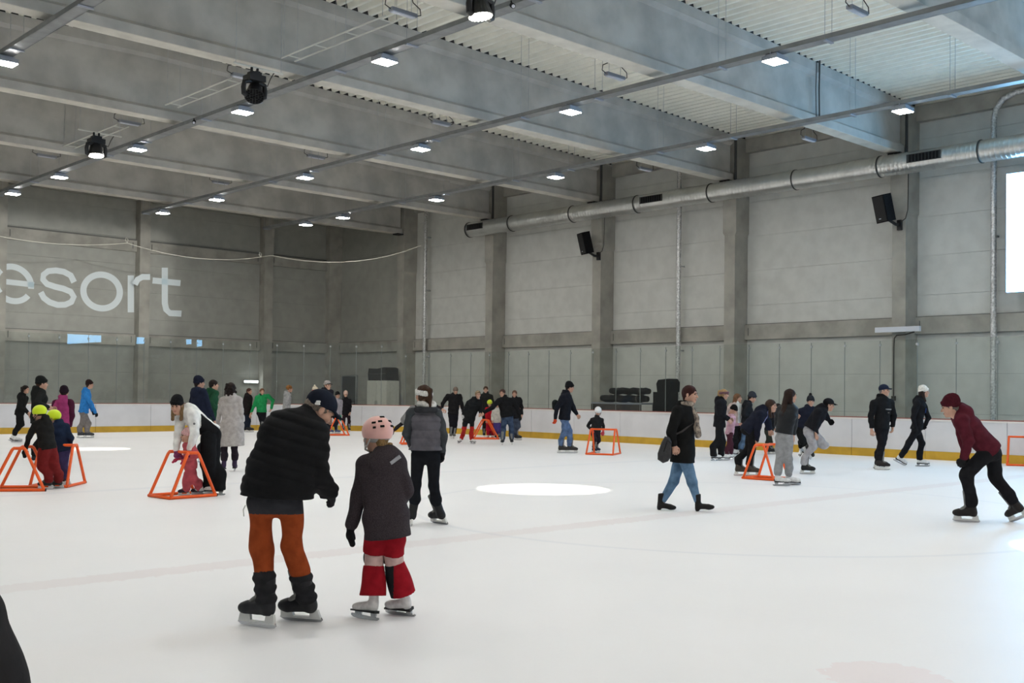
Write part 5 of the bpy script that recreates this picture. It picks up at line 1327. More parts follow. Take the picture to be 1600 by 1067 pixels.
person('woman in black coat and jeans walking with a patterned scarf and grey shoulder bag', VH,
    head=(347, 162, -0.02), neck=(318, 240), pelvis=(298, 560), feet=[(178, 964, 98), (445, 974, 96, {'pitch': 7})], yaw=104, head_yaw=112, head_pitch=-4,
    sh={'R': (262, 280, -0.16), 'L': (345, 285, 0.16)}, el={'R': (216, 425, -0.24), 'L': (335, 430, 0.2)}, hands={'R': (236, 512, -0.27), 'L': (352, 530, 0.18)},
    hip={'L': (280, 600, 0.08), 'R': (312, 600, -0.08)}, kn={'L': (235, 760, 0.05), 'R': (362, 770, -0.05)}, S=1.02,
    jacket=dict(c=(0.010, 0.010, 0.010), kind='plain', hem=0.14, bulk=1.14, flare=1.10, arm=1.12, amp=0.006),
    trousers=dict(c=(0.065, 0.12, 0.19), kind='denim', thigh=0.092, knee=0.068, cuff=0.050, rise=0.06, amp=0.004), hair_=('short', (0.045, 0.012, 0.010)), foot='boot', foot_c=(0.014, 0.013, 0.013), extras=walker_extras)

# --- skater in maroon at the right
person('skater in maroon hooded jacket and maroon beanie leaning forward at the right edge', VK,
    head=(158, 206, -0.02), neck=(204, 242), pelvis=(425, 500), feet=[(265, 1003, -84), (642, 1008, -48, {'pitch': -24})], yaw=-82, head_yaw=-88, head_pitch=-12,
    sh={'L': (232, 300, -0.17), 'R': (215, 285, 0.16)}, el={'L': (282, 440, -0.22), 'R': (245, 420, 0.22)}, hands={'L': (248, 555, -0.16), 'R': (262, 540, 0.18)},
    hip={'L': (405, 530, -0.09), 'R': (448, 525, 0.09)}, kn={'L': (262, 672, -0.10), 'R': (470, 695, 0.06)}, S=1.08,
    jacket=dict(c=(0.075, 0.012, 0.020), kind='plain', hem=0.03, bulk=1.06, arm=1.10, hood=True, amp=0.010),
    trousers=dict(c=(0.012, 0.012, 0.014), thigh=0.098, knee=0.075, cuff=0.062, rise=0.07, amp=0.006), hat=('beanie', (0.055, 0.008, 0.014)), hair_=('short', (0.18, 0.16, 0.14)), glove=((0.013, 0.013, 0.014), 'glove'), foot='hockey', foot_c=(0.018, 0.015, 0.014))

# --- woman in white over the child with the aid
def segd(X, a, b):
    ab = b-a; t = np.clip(((X-a) @ ab)/(ab@ab), 0, 1); q = X-a-t[:, None]*ab; return np.sqrt((q*q).sum(1))
panel = lambda X, c: (segd(X, c['SHD']['L'], c['EL']['L']) > 0.115) & (segd(X, c['EL']['L'], c['HA']['L']) > 0.10) & ((((X-c['N']) @ -c['T']) > 0.20) & (((X-c['N']) @ c['fb']) > -0.085) & (((X-c['N']) @ -c['latb']) > 0.02))
def white_extras(c):
    f = Field(0.01); p = c['SHD']['L']*0.6+c['EL']['L']*0.4; f.ell(p-c['away']*0.068+c['right']*0.01, 0.018); soft(c, 'sleeve_badge', f, cloth((0.2, 0.2, 0.2), 'plain'), 0.006)
person('woman in white ski jacket and black wide trousers bending over the child', VO,
    head=(288, 190, -0.10), neck=(362, 235, 0.0), pelvis=(585, 420, 0.10), feet=[(535, 968, -95), (615, 976, -85)], root=(570, 975), yaw=-112, head_yaw=-160, head_pitch=-12,
    sh={'L': (432, 285, -0.16), 'R': (325, 290, 0.06)}, el={'L': (440, 440, -0.22), 'R': (300, 430, -0.06)}, hands={'L': (402, 580, -0.24, 'grip'), 'R': (285, 580, -0.14, 'grip')},
    hip={'L': (565, 470, -0.04), 'R': (605, 465, 0.12)}, kn={'L': (560, 700, -0.04), 'R': (598, 700, 0.08)}, S=1.02,
    jacket=dict(c=(0.78, 0.77, 0.74), kind='puffer', hem=0.06, bulk=1.08, arm=1.15, amp=0.008, bands=[(panel, (0.012, 0.012, 0.013), 'plain')]),
    trousers=dict(c=(0.010, 0.010, 0.011), thigh=0.115, knee=0.108, cuff=0.102, rise=-0.05, amp=0.006, floor=0.075), hat=('beanie', (0.012, 0.012, 0.013)), hair_=('loose', (0.24, 0.15, 0.07)), glove=((0.22, 0.05, 0.13), 'glove'), foot='figure', foot_c=FIG, extras=white_extras)
person('small child in coral pink snowsuit standing inside the orange skating aid', VO,
    head=(378, 455, -0.05), neck=(392, 515), pelvis=(410, 710), feet=[(350, 978, -85), (465, 968, -75)], yaw=-95, head_yaw=-100,
    sh={'L': (415, 545, -0.10), 'R': (372, 545, 0.10)}, hands={'L': (372, 660, -0.14, 'grip'), 'R': (300, 655, 0.04, 'grip')}, kn={'L': (380, 845), 'R': (430, 830)}, S=0.60,
    jacket=dict(c=(0.52, 0.10, 0.12), kind='puffer', hem=0.10, bulk=1.25, arm=1.3, hood=True), trousers=dict(c=(0.48, 0.09, 0.11), kind='puffer', thigh=0.125, knee=0.115, cuff=0.10, rise=0.02, amp=0.01),
    hat=('beanie', (0.70, 0.42, 0.42)), glove=((0.55, 0.06, 0.12), 'mitten'), foot='hockey', foot_c=(0.03, 0.02, 0.035))
person('woman in long light grey coat with dark hair seen from behind', VB,
    head=(715, 140), neck=(715, 195), pelvis=(722, 430), feet=[(640, 797, -25), (746, 792, 6)], yaw=4, head_yaw=10, sh={'L': (655, 235), 'R': (778, 232)}, el={'L': (628, 320), 'R': (795, 320)}, hands={'L': (612, 400, 0.12), 'R': (797, 395, 0.06)},
    kn={'L': (662, 610), 'R': (742, 605)}, S=1.0, jacket=dict(name='coat', c=(0.40, 0.37, 0.35), kind='plain', hem=0.40, bulk=1.05, flare=1.28, hood=True, amp=0.007), trousers=dict(c=(0.022, 0.016, 0.022), thigh=0.08, knee=0.060, cuff=0.05, rise=0.09, amp=0.002),
    hair_=('wavy', DKH), glove=((0.4, 0.37, 0.36), 'glove'), foot='figure', foot_c=(0.035, 0.02, 0.05))
person('person in hooded navy jacket and dark knit hat behind the woman in white', VB,
    head=(465, 95), neck=(455, 150), pelvis=(500, 405), feet=[(505, 722, 60), (560, 718, 60)], yaw=55, head_yaw=72, S=1.06, hands={'L': (395, 400, 0.2), 'R': (585, 390, -0.05)}, jacket=dict(c=NAVY, hem=0.16, bulk=1.12, hood=True), trousers=dict(c=BLACK), hair_=('short', DKH), hat=('beanie', (0.014, 0.016, 0.03)))
person('person in dark green jacket between the navy jacket and the grey coat', VB,
    head=(580, 110), neck=(565, 155), pelvis=(560, 390), feet=[(590, 668, 60), (610, 664, 60)], yaw=60, head_yaw=80, S=1.05, hands={'R': (604, 300, -0.05), 'L': (570, 330, 0.25)}, jacket=dict(c=(0.015, 0.06, 0.03), hem=0.1), trousers=dict(c=BLACK), hair_=('short', DKH))

# --- left group
person('woman in black hooded top and black leggings skating at the far left', VA,
    head=(214, 152), neck=(196, 200), pelvis=(165, 335), feet=[(140, 592, 80), (112, 574, 70, {'pitch': -15})], root=(140, 592), yaw=100, head_yaw=125, S=0.98, sh={'R': (175, 225, -0.14), 'L': (215, 225, 0.14)}, hands={'R': (232, 345, -0.12), 'L': (240, 360, 0.15)},
    kn={'L': (185, 445), 'R': (155, 445)}, jacket=dict(c=(0.012, 0.012, 0.012), hem=0.12, hood=True), trousers=dict(c=(0.012, 0.012, 0.012), thigh=0.088, knee=0.062, cuff=0.05, rise=0.09), hair_=('ponytail', DKH), foot='figure', foot_c=FIG)
person('man in black jacket and black beanie behind the two yellow helmets', VA,
    head=(350, 105), neck=(330, 150), pelvis=(318, 370), feet=[(320, 775, 75), (352, 768, 75)], yaw=72, head_yaw=82, S=1.06, hands={'R': (402, 300, -0.1), 'L': (420, 310, 0.25)}, jacket=dict(c=(0.016, 0.017, 0.016), hem=0.16, bulk=1.08), trousers=dict(c=BLACK), hat=('beanie', (0.013, 0.014, 0.014)), hair_=('short', BROWN))
person('person in raspberry pink jacket and dark beret seen from behind at left', VA,
    head=(535, 180), neck=(525, 225), pelvis=(518, 430), feet=[(500, 752, 0), (545, 750, 10)], yaw=5, head_yaw=10, S=1.02, sh={'L': (465, 262), 'R': (588, 262)}, el={'R': (600, 370, 0.02)}, hands={'L': (452, 450, 0.1), 'R': (582, 455, 0.02)},
    jacket=dict(c=(0.33, 0.045, 0.15), hem=0.06, bulk=1.05, sleeve_c=(0.065, 0.012, 0.03), kind='plain'), trousers=dict(c=BLACK), hat=('beanie', (0.018, 0.010, 0.016)), hair_=('short', DKH))
person('person in bright blue jacket and grey trousers skating right by the boards', VA,
    head=(748, 112), neck=(728, 155), pelvis=(697, 335), feet=[(742, 556, 86), (682, 556, 86)], yaw=80, head_yaw=85, S=1.04, sh={'R': (718, 195, -0.15), 'L': (735, 190, 0.15)}, el={'R': (758, 270, -0.17)}, hands={'R': (795, 345, -0.1), 'L': (770, 330, 0.2)},
    kn={'L': (735, 435), 'R': (690, 435)}, jacket=dict(c=(0.03, 0.19, 0.50), hem=0.04, bulk=1.12, arm=1.15, hood=True), trousers=dict(c=(0.20, 0.18, 0.17), thigh=0.098, knee=0.085, cuff=0.080, rise=0.05, amp=0.008), hat=('beanie', (0.022, 0.012, 0.012)), hair_=('short', BROWN), glove=((0.015, 0.015, 0.015), 'glove'), foot='hockey', foot_c=(0.06, 0.06, 0.065))
person('child in yellow helmet, black jacket and red trousers leaning on an orange aid', VA,
    head=(325, 352), neck=(352, 402), pelvis=(395, 610), feet=[(380, 985, -72), (468, 975, -78)], yaw=-55, head_yaw=-58, head_pitch=-10, S=0.80, sh={'L': (300, 445, -0.08), 'R': (392, 440, 0.1)}, el={'L': (245, 545, -0.1)}, hands={'L': (212, 645, -0.05, 'grip'), 'R': (300, 640, 0.28, 'grip')},
    hip={'L': (370, 650, -0.07), 'R': (430, 645, 0.07)}, kn={'L': (352, 790, -0.04), 'R': (455, 800, 0.03)}, jacket=dict(c=(0.017, 0.016, 0.015), hem=0.10, bulk=1.15, arm=1.15, hood=True), trousers=dict(c=(0.17, 0.018, 0.018), thigh=0.115, knee=0.10, cuff=0.09, rise=0.05, amp=0.01),
    hat=('helmet', (0.66, 0.84, 0.02), (0.02, 0.02, 0.02)), glove=((0.015, 0.015, 0.015), 'mitten'), foot='hockey', foot_c=(0.03, 0.03, 0.03))
person('child in yellow helmet and navy jacket behind the first child with an aid', VA,
    head=(442, 385), neck=(478, 430), pelvis=(520, 630), feet=[(500, 948, -60), (538, 945, -60)], yaw=-40, head_yaw=-75, S=0.78, sh={'L': (450, 465, -0.08), 'R': (545, 465, 0.08)}, el={'R': (590, 560, 0.0)}, hands={'R': (568, 640, 0.08, 'grip'), 'L': (470, 640, 0.2, 'grip')},
    kn={'L': (505, 790), 'R': (530, 790)}, jacket=dict(c=(0.014, 0.022, 0.045), hem=0.10, bulk=1.15, arm=1.2, hood=True), trousers=dict(c=(0.045, 0.035, 0.09), thigh=0.10, knee=0.085, cuff=0.078, rise=0.04), hat=('helmet', (0.66, 0.84, 0.02), (0.55, 0.7, 0.02), (0.6, 0.75, 0.02)), glove=((0.015, 0.015, 0.015), 'mitten'))

# --- far back by the boards
person('person in black jacket and navy trousers standing by the far boards', VN,
    head=(85, 282), neck=(72, 325), pelvis=(62, 560), feet=[(95, 846, 100), (55, 844, 100)], yaw=115, head_yaw=125, S=1.02, sh={'R': (40, 365, -0.12), 'L': (105, 365, 0.12)}, hands={'R': (40, 560, -0.15), 'L': (110, 560, 0.12)}, kn={'L': (75, 700), 'R': (60, 700)}, jacket=dict(c=(0.016, 0.013, 0.013), hem=0.12, bulk=1.1), trousers=dict(c=(0.016, 0.02, 0.032), thigh=0.09, knee=0.08, cuff=0.07), hair_=('short', (0.08, 0.03, 0.02)), foot='hockey')
person('person in bright green jacket leaning forward by the far boards', VN,
    head=(262, 285), neck=(255, 335), pelvis=(255, 570), feet=[(320, 850, 170), (250, 852, 175)], yaw=172, head_yaw=168, S=1.04, sh={'R': (195, 370), 'L': (345, 345)}, el={'R': (150, 480, -0.08), 'L': (415, 400, 0.1)}, hands={'R': (102, 600, -0.1), 'L': (388, 520, 0.02)}, kn={'R': (255, 700), 'L': (300, 700)},
    jacket=dict(c=(0.018, 0.24, 0.075), hem=0.0, bulk=1.05, arm=1.05), trousers=dict(c=BLACK), hair_=('short', (0.22, 0.10, 0.05)), extras=lambda c: soft(c, 'neck_warmer', Field(0.02).cap(c['N']+c['T']*0.01, c['Hc']-c['HB'][:, 2]*0.10, 0.085, 0.07), cloth(BLACK, 'knit')))
person('person with ginger hair in pale grey coat beyond the bending man', VN,
    head=(645, 245), neck=(622, 305), pelvis=(598, 540), feet=[(595, 855, 70), (635, 853, 70)], yaw=72, head_yaw=85, S=1.03, hands={'R': (590, 560, -0.15), 'L': (650, 540, 0.15)}, jacket=dict(name='coat', c=(0.30, 0.30, 0.30), hem=0.28, bulk=1.08), trousers=dict(c=BLACK), hair_=('curly', (0.30, 0.13, 0.035)),
    extras=lambda c: soft(c, 'scarf', Field(0.02).cap(c['N']+c['fb']*0.03, c['N']+c['fb']*0.1-c['T']*0.12, 0.075, 0.05), cloth((0.03, 0.035, 0.035), 'knit')))
person('person in white and red bobble hat behind the bending man', VL,
    head=(225, 300), neck=(185, 365), pelvis=(170, 660), feet=[(160, 990, 60), (205, 988, 60)], yaw=60, head_yaw=70, S=1.0, jacket=dict(c=(0.014, 0.016, 0.014), hem=0.1, bulk=1.05), trousers=dict(c=BLACK), hat=('bobble', (0.60, 0.52, 0.40), (0.30, 0.07, 0.06), (0.6, 0.52, 0.4)), hair_=('short', BROWN))
person('tall person in dark jacket and pale topped cap near the far corner', VL,
    head=(405, 215), neck=(385, 285), pelvis=(372, 600), feet=[(330, 1165, 150), (372, 1160, 150)], yaw=140, head_yaw=140, S=1.06, jacket=dict(c=(0.020, 0.018, 0.024), hem=0.1, bulk=1.05), trousers=dict(c=BLACK), hat=('cap', (0.33, 0.30, 0.28), (0.04, 0.04, 0.04)), hair_=('short', DKH))
person('child in grey striped jacket with a green mitten pushing an aid far away', VL,
    head=(560, 365), neck=(555, 430), pelvis=(540, 640), feet=[(455, 945, 110), (560, 930, 110)], yaw=165, head_yaw=150, S=0.86, hands={'R': (475, 495, -0.1), 'L': (605, 690, -0.1, 'grip')}, jacket=dict(c=(0.30, 0.28, 0.31), hem=0.06, bulk=1.1, quilt=0.07, qamp=0.008), trousers=dict(c=(0.014, 0.017, 0.028), thigh=0.10, knee=0.085), hat=('beanie', (0.012, 0.012, 0.012)), hair_=('short', (0.1, 0.08, 0.04)), glove=((0.05, 0.32, 0.18), 'mitten'), foot_c=(0.08, 0.10, 0.2))
person('young person in beige knit hat and black jacket by the far corner boards', VL,
    head=(680, 350), neck=(685, 420), pelvis=(690, 640), feet=[(738, 918, 170), (645, 916, 180)], yaw=175, head_yaw=180, head_pitch=-18, S=0.92, hands={'R': (628, 640, -0.05), 'L': (748, 625, -0.12)}, kn={'R': (648, 760), 'L': (732, 760)}, jacket=dict(c=(0.013, 0.012, 0.014), hem=0.06, bulk=1.05), trousers=dict(c=(0.025, 0.014, 0.018), thigh=0.085, knee=0.07, cuff=0.06), hat=('beanie', (0.60, 0.42, 0.34)), hair_=('short', BROWN))

# --- middle group
person('person in grey top with black sleeves hidden behind the woman in the vest', VE,
    head=(268, 165), neck=(268, 215), pelvis=(268, 340), feet=[(245, 508, 180), (300, 508, 180)], yaw=180, S=1.05, hands={'R': (68, 392, -0.05), 'L': (388, 252, 0.0)}, el={'R': (135, 335, 0.0), 'L': (350, 235)}, sh={'R': (195, 245), 'L': (325, 225)}, jacket=dict(c=(0.22, 0.22, 0.22), hem=0.06, bulk=1.1, sleeve_c=(0.02, 0.018, 0.02)), trousers=dict(c=BLACK), hair_=('short', DKH), glove={'R': ((0.05, 0.012, 0.012), 'glove'), 'L': None},
    extras=lambda c: soft(c, 'shoulder_bag', Field(0.02).cap(c['W']((190, 250, -0.15)), c['W']((140, 325, -0.1)), 0.10, 0.13), cloth((0.20, 0.20, 0.20), 'plain')))
person('man in black jacket with bowed head left of the red striped legs', VF,
    head=(425, 250, -0.06), neck=(410, 300), pelvis=(395, 545), feet=[(400, 862, 175), (362, 862, 180)], yaw=178, head_yaw=170, head_pitch=-38, S=1.04, sh={'R': (325, 320), 'L': (478, 320)}, el={'R': (262, 410), 'L': (505, 430)}, hands={'R': (250, 480), 'L': (520, 520)}, kn={'R': (372, 690), 'L': (420, 690)},
    jacket=dict(c=(0.014, 0.013, 0.014), hem=0.02, bulk=1.05, arm=1.1), trousers=dict(c=(0.012, 0.012, 0.016), thigh=0.088, knee=0.07, cuff=0.06), hair_=('short', (0.2, 0.15, 0.12)), foot='hockey', foot_c=(0.10, 0.10, 0.09))
red_low = lambda X, c: np.minimum(*[((X-c['AN'][k]) @ np.array([0, 0, 1.0])) for k in 'LR']) < 0.36
person('person in black jacket with red lower legs and white skates leaning forward', VF,
    head=(712, 300, -0.05), neck=(675, 360), pelvis=(600, 600), feet=[(650, 932, 150), (465, 922, 195)], yaw=168, head_yaw=165, S=1.03, sh={'R': (595, 410), 'L': (735, 400)}, el={'R': (545, 480, -0.05), 'L': (745, 480, 0.05)}, hands={'R': (520, 555, -0.05), 'L': (745, 540, -0.1)}, kn={'R': (535, 735, -0.1), 'L': (635, 745)},
    jacket=dict(c=(0.013, 0.014, 0.015), hem=0.13, bulk=1.08, arm=1.1), trousers=dict(c=(0.014, 0.015, 0.016), thigh=0.085, knee=0.066, cuff=0.060, rise=0.0, bands=[(red_low, (0.42, 0.025, 0.02), 'knit')]), hair_=('short', (0.30, 0.22, 0.13)), glove={'R': ((0.6, 0.6, 0.6), 'glove'), 'L': None}, foot='figure', foot_c=FIG)
person('dark haired person in dark jacket standing behind the red clad child', VF,
    head=(812, 238), neck=(815, 285), pelvis=(830, 540), feet=[(880, 852, 180), (790, 850, 180)], yaw=180, S=1.03, sh={'R': (765, 320), 'L': (880, 325)}, hands={'R': (760, 520, -0.1), 'L': (905, 520, 0.0)}, jacket=dict(c=(0.020, 0.021, 0.019), hem=0.1), trousers=dict(c=(0.02, 0.016, 0.016)), hair_=('short', BROWN))
person('child in bright red suit and yellow helmet holding the far orange aid', VF,
    head=(862, 412), neck=(868, 470), pelvis=(868, 660), feet=[(900, 862, 195), (840, 862, 190)], yaw=190, head_pitch=-20, S=0.72, hands={'R': (820, 630, -0.15, 'grip'), 'L': (905, 630, -0.12, 'grip')}, jacket=dict(c=(0.40, 0.012, 0.022), hem=0.10, bulk=1.15, arm=1.15), trousers=dict(c=(0.38, 0.012, 0.03), thigh=0.11, knee=0.10, cuff=0.09), hat=('helmet', (0.60, 0.72, 0.02), (0.1, 0.1, 0.02)), foot='figure', foot_c=FIG)
person('child in off white jacket and purple trousers behind the man in jeans', VF,
    head=(958, 430), neck=(960, 480), pelvis=(962, 640), feet=[(985, 868, 190), (940, 866, 190)], yaw=190, S=0.72, jacket=dict(c=(0.50, 0.48, 0.43), hem=0.08, bulk=1.15, arm=1.1), trousers=dict(c=(0.07, 0.05, 0.20), thigh=0.105, knee=0.09, cuff=0.08), hat=('beanie', (0.03, 0.03, 0.03)))
person('man in black jacket and blue jeans reaching out to the left with bare head', VF,
    head=(1025, 282), neck=(1045, 335), pelvis=(1085, 570), feet=[(1148, 942, 178), (1025, 946, 185)], yaw=190, head_yaw=195, S=1.05, sh={'R': (985, 380, -0.08), 'L': (1150, 370, 0.05)}, el={'R': (900, 460, -0.2), 'L': (1205, 465)}, hands={'R': (790, 530, -0.25), 'L': (1250, 570)}, kn={'R': (1040, 745), 'L': (1140, 745)},
    jacket=dict(c=(0.012, 0.012, 0.013), hem=0.04, bulk=1.1, arm=1.15), trousers=dict(c=(0.018, 0.032, 0.062), kind='denim', thigh=0.09, knee=0.076, cuff=0.07, rise=0.02), hair_=('short', (0.09, 0.045, 0.035)), glove={'L': ((0.015, 0.015, 0.015), 'glove'), 'R': None})
person('fair haired person in dark jacket standing close behind the man in jeans', VF,
    head=(1182, 292), neck=(1185, 340), pelvis=(1185, 575), feet=[(1225, 884, 115), (1195, 880, 120)], yaw=170, head_yaw=185, S=1.02, jacket=dict(c=(0.014, 0.014, 0.016), hem=0.08), trousers=dict(c=(0.022, 0.03, 0.05), kind='denim'), hair_=('short', (0.16, 0.09, 0.06)))
person('man in black jacket, black beanie and jeans with one orange glove', VG,
    head=(357, 182), neck=(325, 235), pelvis=(300, 520), feet=[(382, 912, 84), (285, 926, 92)], yaw=80, head_yaw=80, head_pitch=-8, S=1.07, sh={'R': (280, 295, -0.17), 'L': (345, 285, 0.16)}, el={'R': (212, 420, -0.20), 'L': (400, 420, 0.15)}, hands={'R': (196, 530, -0.14), 'L': (438, 480, 0.12)}, kn={'R': (300, 670), 'L': (355, 665)},
    jacket=dict(c=(0.012, 0.013, 0.018), hem=0.05, bulk=1.14, arm=1.15), trousers=dict(c=(0.05, 0.085, 0.16), kind='denim', thigh=0.092, knee=0.075, cuff=0.066, rise=0.06), hat=('beanie', (0.010, 0.010, 0.011)), hair_=('short', DKH), glove={'R': ((0.65, 0.08, 0.03), 'glove'), 'L': None}, foot='hockey', foot_c=(0.035, 0.033, 0.03),
    extras=lambda c: soft(c, 'waist_bag', Field(0.02).seg(c['W']((196, 352, 0.0)), c['W']((198, 398, 0.0)), c['right'], c['away'], (0.09, 0.10), (0.09, 0.10)), cloth((0.010, 0.012, 0.012), 'plain')))
person('child in white helmet and black jacket holding an orange aid by the boards', VG,
    head=(672, 448), neck=(665, 508), pelvis=(645, 670), feet=[(668, 902, 140), (628, 908, 140)], yaw=165, head_yaw=170, head_pitch=-30, S=0.76, sh={'R': (605, 545), 'L': (712, 545)}, hands={'R': (603, 655, -0.05, 'grip'), 'L': (728, 668, -0.05, 'grip')}, jacket=dict(c=(0.020, 0.020, 0.021), hem=0.02, bulk=1.1), trousers=dict(c=(0.022, 0.018, 0.024), thigh=0.095, knee=0.08, cuff=0.07), hat=('helmet', (0.75, 0.76, 0.76), (0.5, 0.5, 0.5)), glove=((0.50, 0.06, 0.08), 'mitten'), foot_c=(0.022, 0.025, 0.05))

# --- right hand group
person('blonde woman with patterned headband in black jacket and wide black trousers', VR,
    head=(240, 198), neck=(208, 255), pelvis=(185, 550), feet=[(235, 985, 85), (152, 988, 60)], yaw=80, head_yaw=82, head_pitch=-10, S=1.03, sh={'R': (185, 305, -0.16), 'L': (235, 300, 0.15)}, el={'R': (190, 430, -0.16)}, hands={'R': (285, 505, -0.15), 'L': (300, 490, 0.1)}, kn={'L': (215, 750), 'R': (175, 750)},
    jacket=dict(c=(0.012, 0.012, 0.014), hem=0.08, bulk=1.1, arm=1.1), trousers=dict(c=(0.012, 0.012, 0.013), thigh=0.10, knee=0.088, cuff=0.082, rise=-0.02, floor=0.09), hat=('headband', (0.14, 0.07, 0.08)), hair_=('ponytail', (0.42, 0.27, 0.12)), foot='figure', foot_c=FIG)
shirt_front = lambda X, c: (((X-c['N']) @ c['fb']) > 0.045) & (np.abs((X-c['N']) @ c['latb']) < 0.10)
person('young woman in beige jacket over a white top behind the child in the black hat', VR,
    head=(402, 245), neck=(388, 300), pelvis=(380, 560), feet=[(405, 928, 80), (335, 962, 70)], yaw=120, head_yaw=108, S=1.0, sh={'R': (330, 335, -0.1), 'L': (445, 345, 0.1)}, hands={'R': (330, 530, -0.15), 'L': (480, 450, 0.05)}, jacket=dict(c=(0.42, 0.33, 0.30), hem=0.02, hood=False, bands=[(shirt_front, (0.62, 0.64, 0.62), 'plain')]), trousers=dict(c=(0.013, 0.012, 0.013), thigh=0.085, knee=0.066, cuff=0.055), hair_=('long', (0.20, 0.10, 0.05)), foot='figure', foot_c=FIG)
person('small child in black beanie and pink jacket held by the blonde woman', VR,
    head=(350, 388), neck=(335, 455), pelvis=(305, 650), feet=[(345, 968, 80), (300, 970, 70)], yaw=70, head_yaw=85, head_pitch=-35, S=0.74, hands={'R': (300, 545, -0.1), 'L': (410, 555, 0.05)}, kn={'L': (320, 790), 'R': (300, 800)}, jacket=dict(c=(0.50, 0.30, 0.36), hem=0.08, bulk=1.1, arm=1.1), trousers=dict(c=(0.05, 0.012, 0.02), kind='fleck', thigh=0.10, knee=0.085, cuff=0.075), hat=('beanie', (0.010, 0.010, 0.010)), foot='figure', foot_c=FIG)
person('man in dark jacket and grey beanie behind the bending girl', VR,
    head=(572, 240), neck=(530, 300), pelvis=(490, 590), feet=[(478, 930, 85), (440, 925, 85)], yaw=80, head_yaw=85, head_pitch=-20, S=1.04, hands={'R': (560, 480, -0.1), 'L': (580, 470, 0.2)}, kn={'L': (490, 770), 'R': (475, 760)}, jacket=dict(c=(0.016, 0.017, 0.02), hem=0.05), trousers=dict(c=(0.05, 0.09, 0.15), kind='denim', thigh=0.09, knee=0.076, cuff=0.066), hat=('beanie', (0.04, 0.045, 0.055)), hair_=('short', DKH))
lilac = lambda X, c: (((X-c['N']) @ c['fb']) > 0.05) & (((X-c['N']) @ -c['T']) < 0.42) & (np.abs((X-c['N']) @ c['latb']) < 0.10)
person('girl with long brown hair in navy jacket bending over an orange skating aid', VQ,
    head=(408, 215), neck=(345, 258), pelvis=(185, 430), feet=[(120, 900, 85), (228, 905, 90)], yaw=85, head_yaw=112, head_pitch=-2, S=1.04, sh={'R': (300, 300, -0.17), 'L': (335, 300, 0.16)}, el={'R': (275, 440, -0.20), 'L': (375, 380, 0.22)}, hands={'R': (265, 560, -0.12, 'grip'), 'L': (390, 440, 0.25)},
    hip={'R': (215, 470, -0.09), 'L': (200, 465, 0.09)}, kn={'R': (222, 640, -0.06), 'L': (185, 640, 0.08)}, jacket=dict(c=(0.013, 0.015, 0.026), hem=0.10, bulk=1.08, arm=1.1, bands=[(lilac, (0.22, 0.25, 0.45), 'plain')]), trousers=dict(c=(0.012, 0.012, 0.013), thigh=0.088, knee=0.070, cuff=0.060, rise=0.08), hair_=('loose', (0.055, 0.03, 0.02)), foot='hockey', foot_c=(0.05, 0.042, 0.035))
person('person in dark jacket and olive trousers mostly hidden behind the long haired girl', VQ,
    head=(480, 235), neck=(440, 285), pelvis=(385, 450), feet=[(400, 690, 95), (420, 688, 95)], yaw=85, S=1.0, hands={'R': (395, 445, -0.1), 'L': (440, 440, 0.2)}, kn={'R': (385, 570), 'L': (395, 570)}, jacket=dict(c=(0.014, 0.015, 0.018), hem=0.04), trousers=dict(c=(0.035, 0.038, 0.03), thigh=0.085, knee=0.068, cuff=0.06), hair_=('short', DKH))
person('girl with very long dark hair, black jacket and grey sweatpants standing near', VQ,
    head=(598, 118), neck=(580, 195), pelvis=(535, 480), feet=[(515, 1000, 84), (612, 990, 84)], yaw=52, head_yaw=60, S=1.02, sh={'R': (625, 255, -0.06), 'L': (500, 250, 0.1)}, el={'R': (632, 400, -0.05), 'L': (470, 390, 0.12)}, hands={'R': (622, 545, 0.0), 'L': (500, 480, 0.25)}, hip={'L': (500, 530, 0.03), 'R': (568, 530, -0.03)}, kn={'L': (500, 725, 0.05), 'R': (570, 725, -0.02)},
    jacket=dict(c=(0.012, 0.013, 0.015), kind='leather', hem=0.01, bulk=1.06, arm=1.06, hood=False), trousers=dict(c=(0.27, 0.27, 0.275), thigh=0.098, knee=0.082, cuff=0.062, rise=0.06, amp=0.012), hair_=('long', (0.030, 0.015, 0.011)), foot='figure', foot_c=FIG)
person('person in black with a bobble hat skating toward us beside the leaning man', VQ,
    head=(795, 175), neck=(780, 230), pelvis=(715, 420), feet=[(750, 760, 170), (700, 700, 190, {'lift': 0.2, 'pitch': -20})], root=(735, 745), yaw=170, S=1.04, sh={'R': (700, 265), 'L': (840, 255)}, el={'R': (640, 290, 0.02)}, hands={'R': (655, 310, -0.2), 'L': (830, 420, 0.1)}, kn={'R': (715, 570, -0.06), 'L': (745, 580)}, jacket=dict(c=(0.013, 0.015, 0.026), hem=0.04, bulk=1.1, arm=1.1), trousers=dict(c=(0.012, 0.012, 0.012), thigh=0.085, knee=0.066, cuff=0.056), hat=('bobble', (0.02, 0.022, 0.026), None, (0.018, 0.018, 0.02)), hair_=('short', DKH), foot='figure', foot_c=FIG)
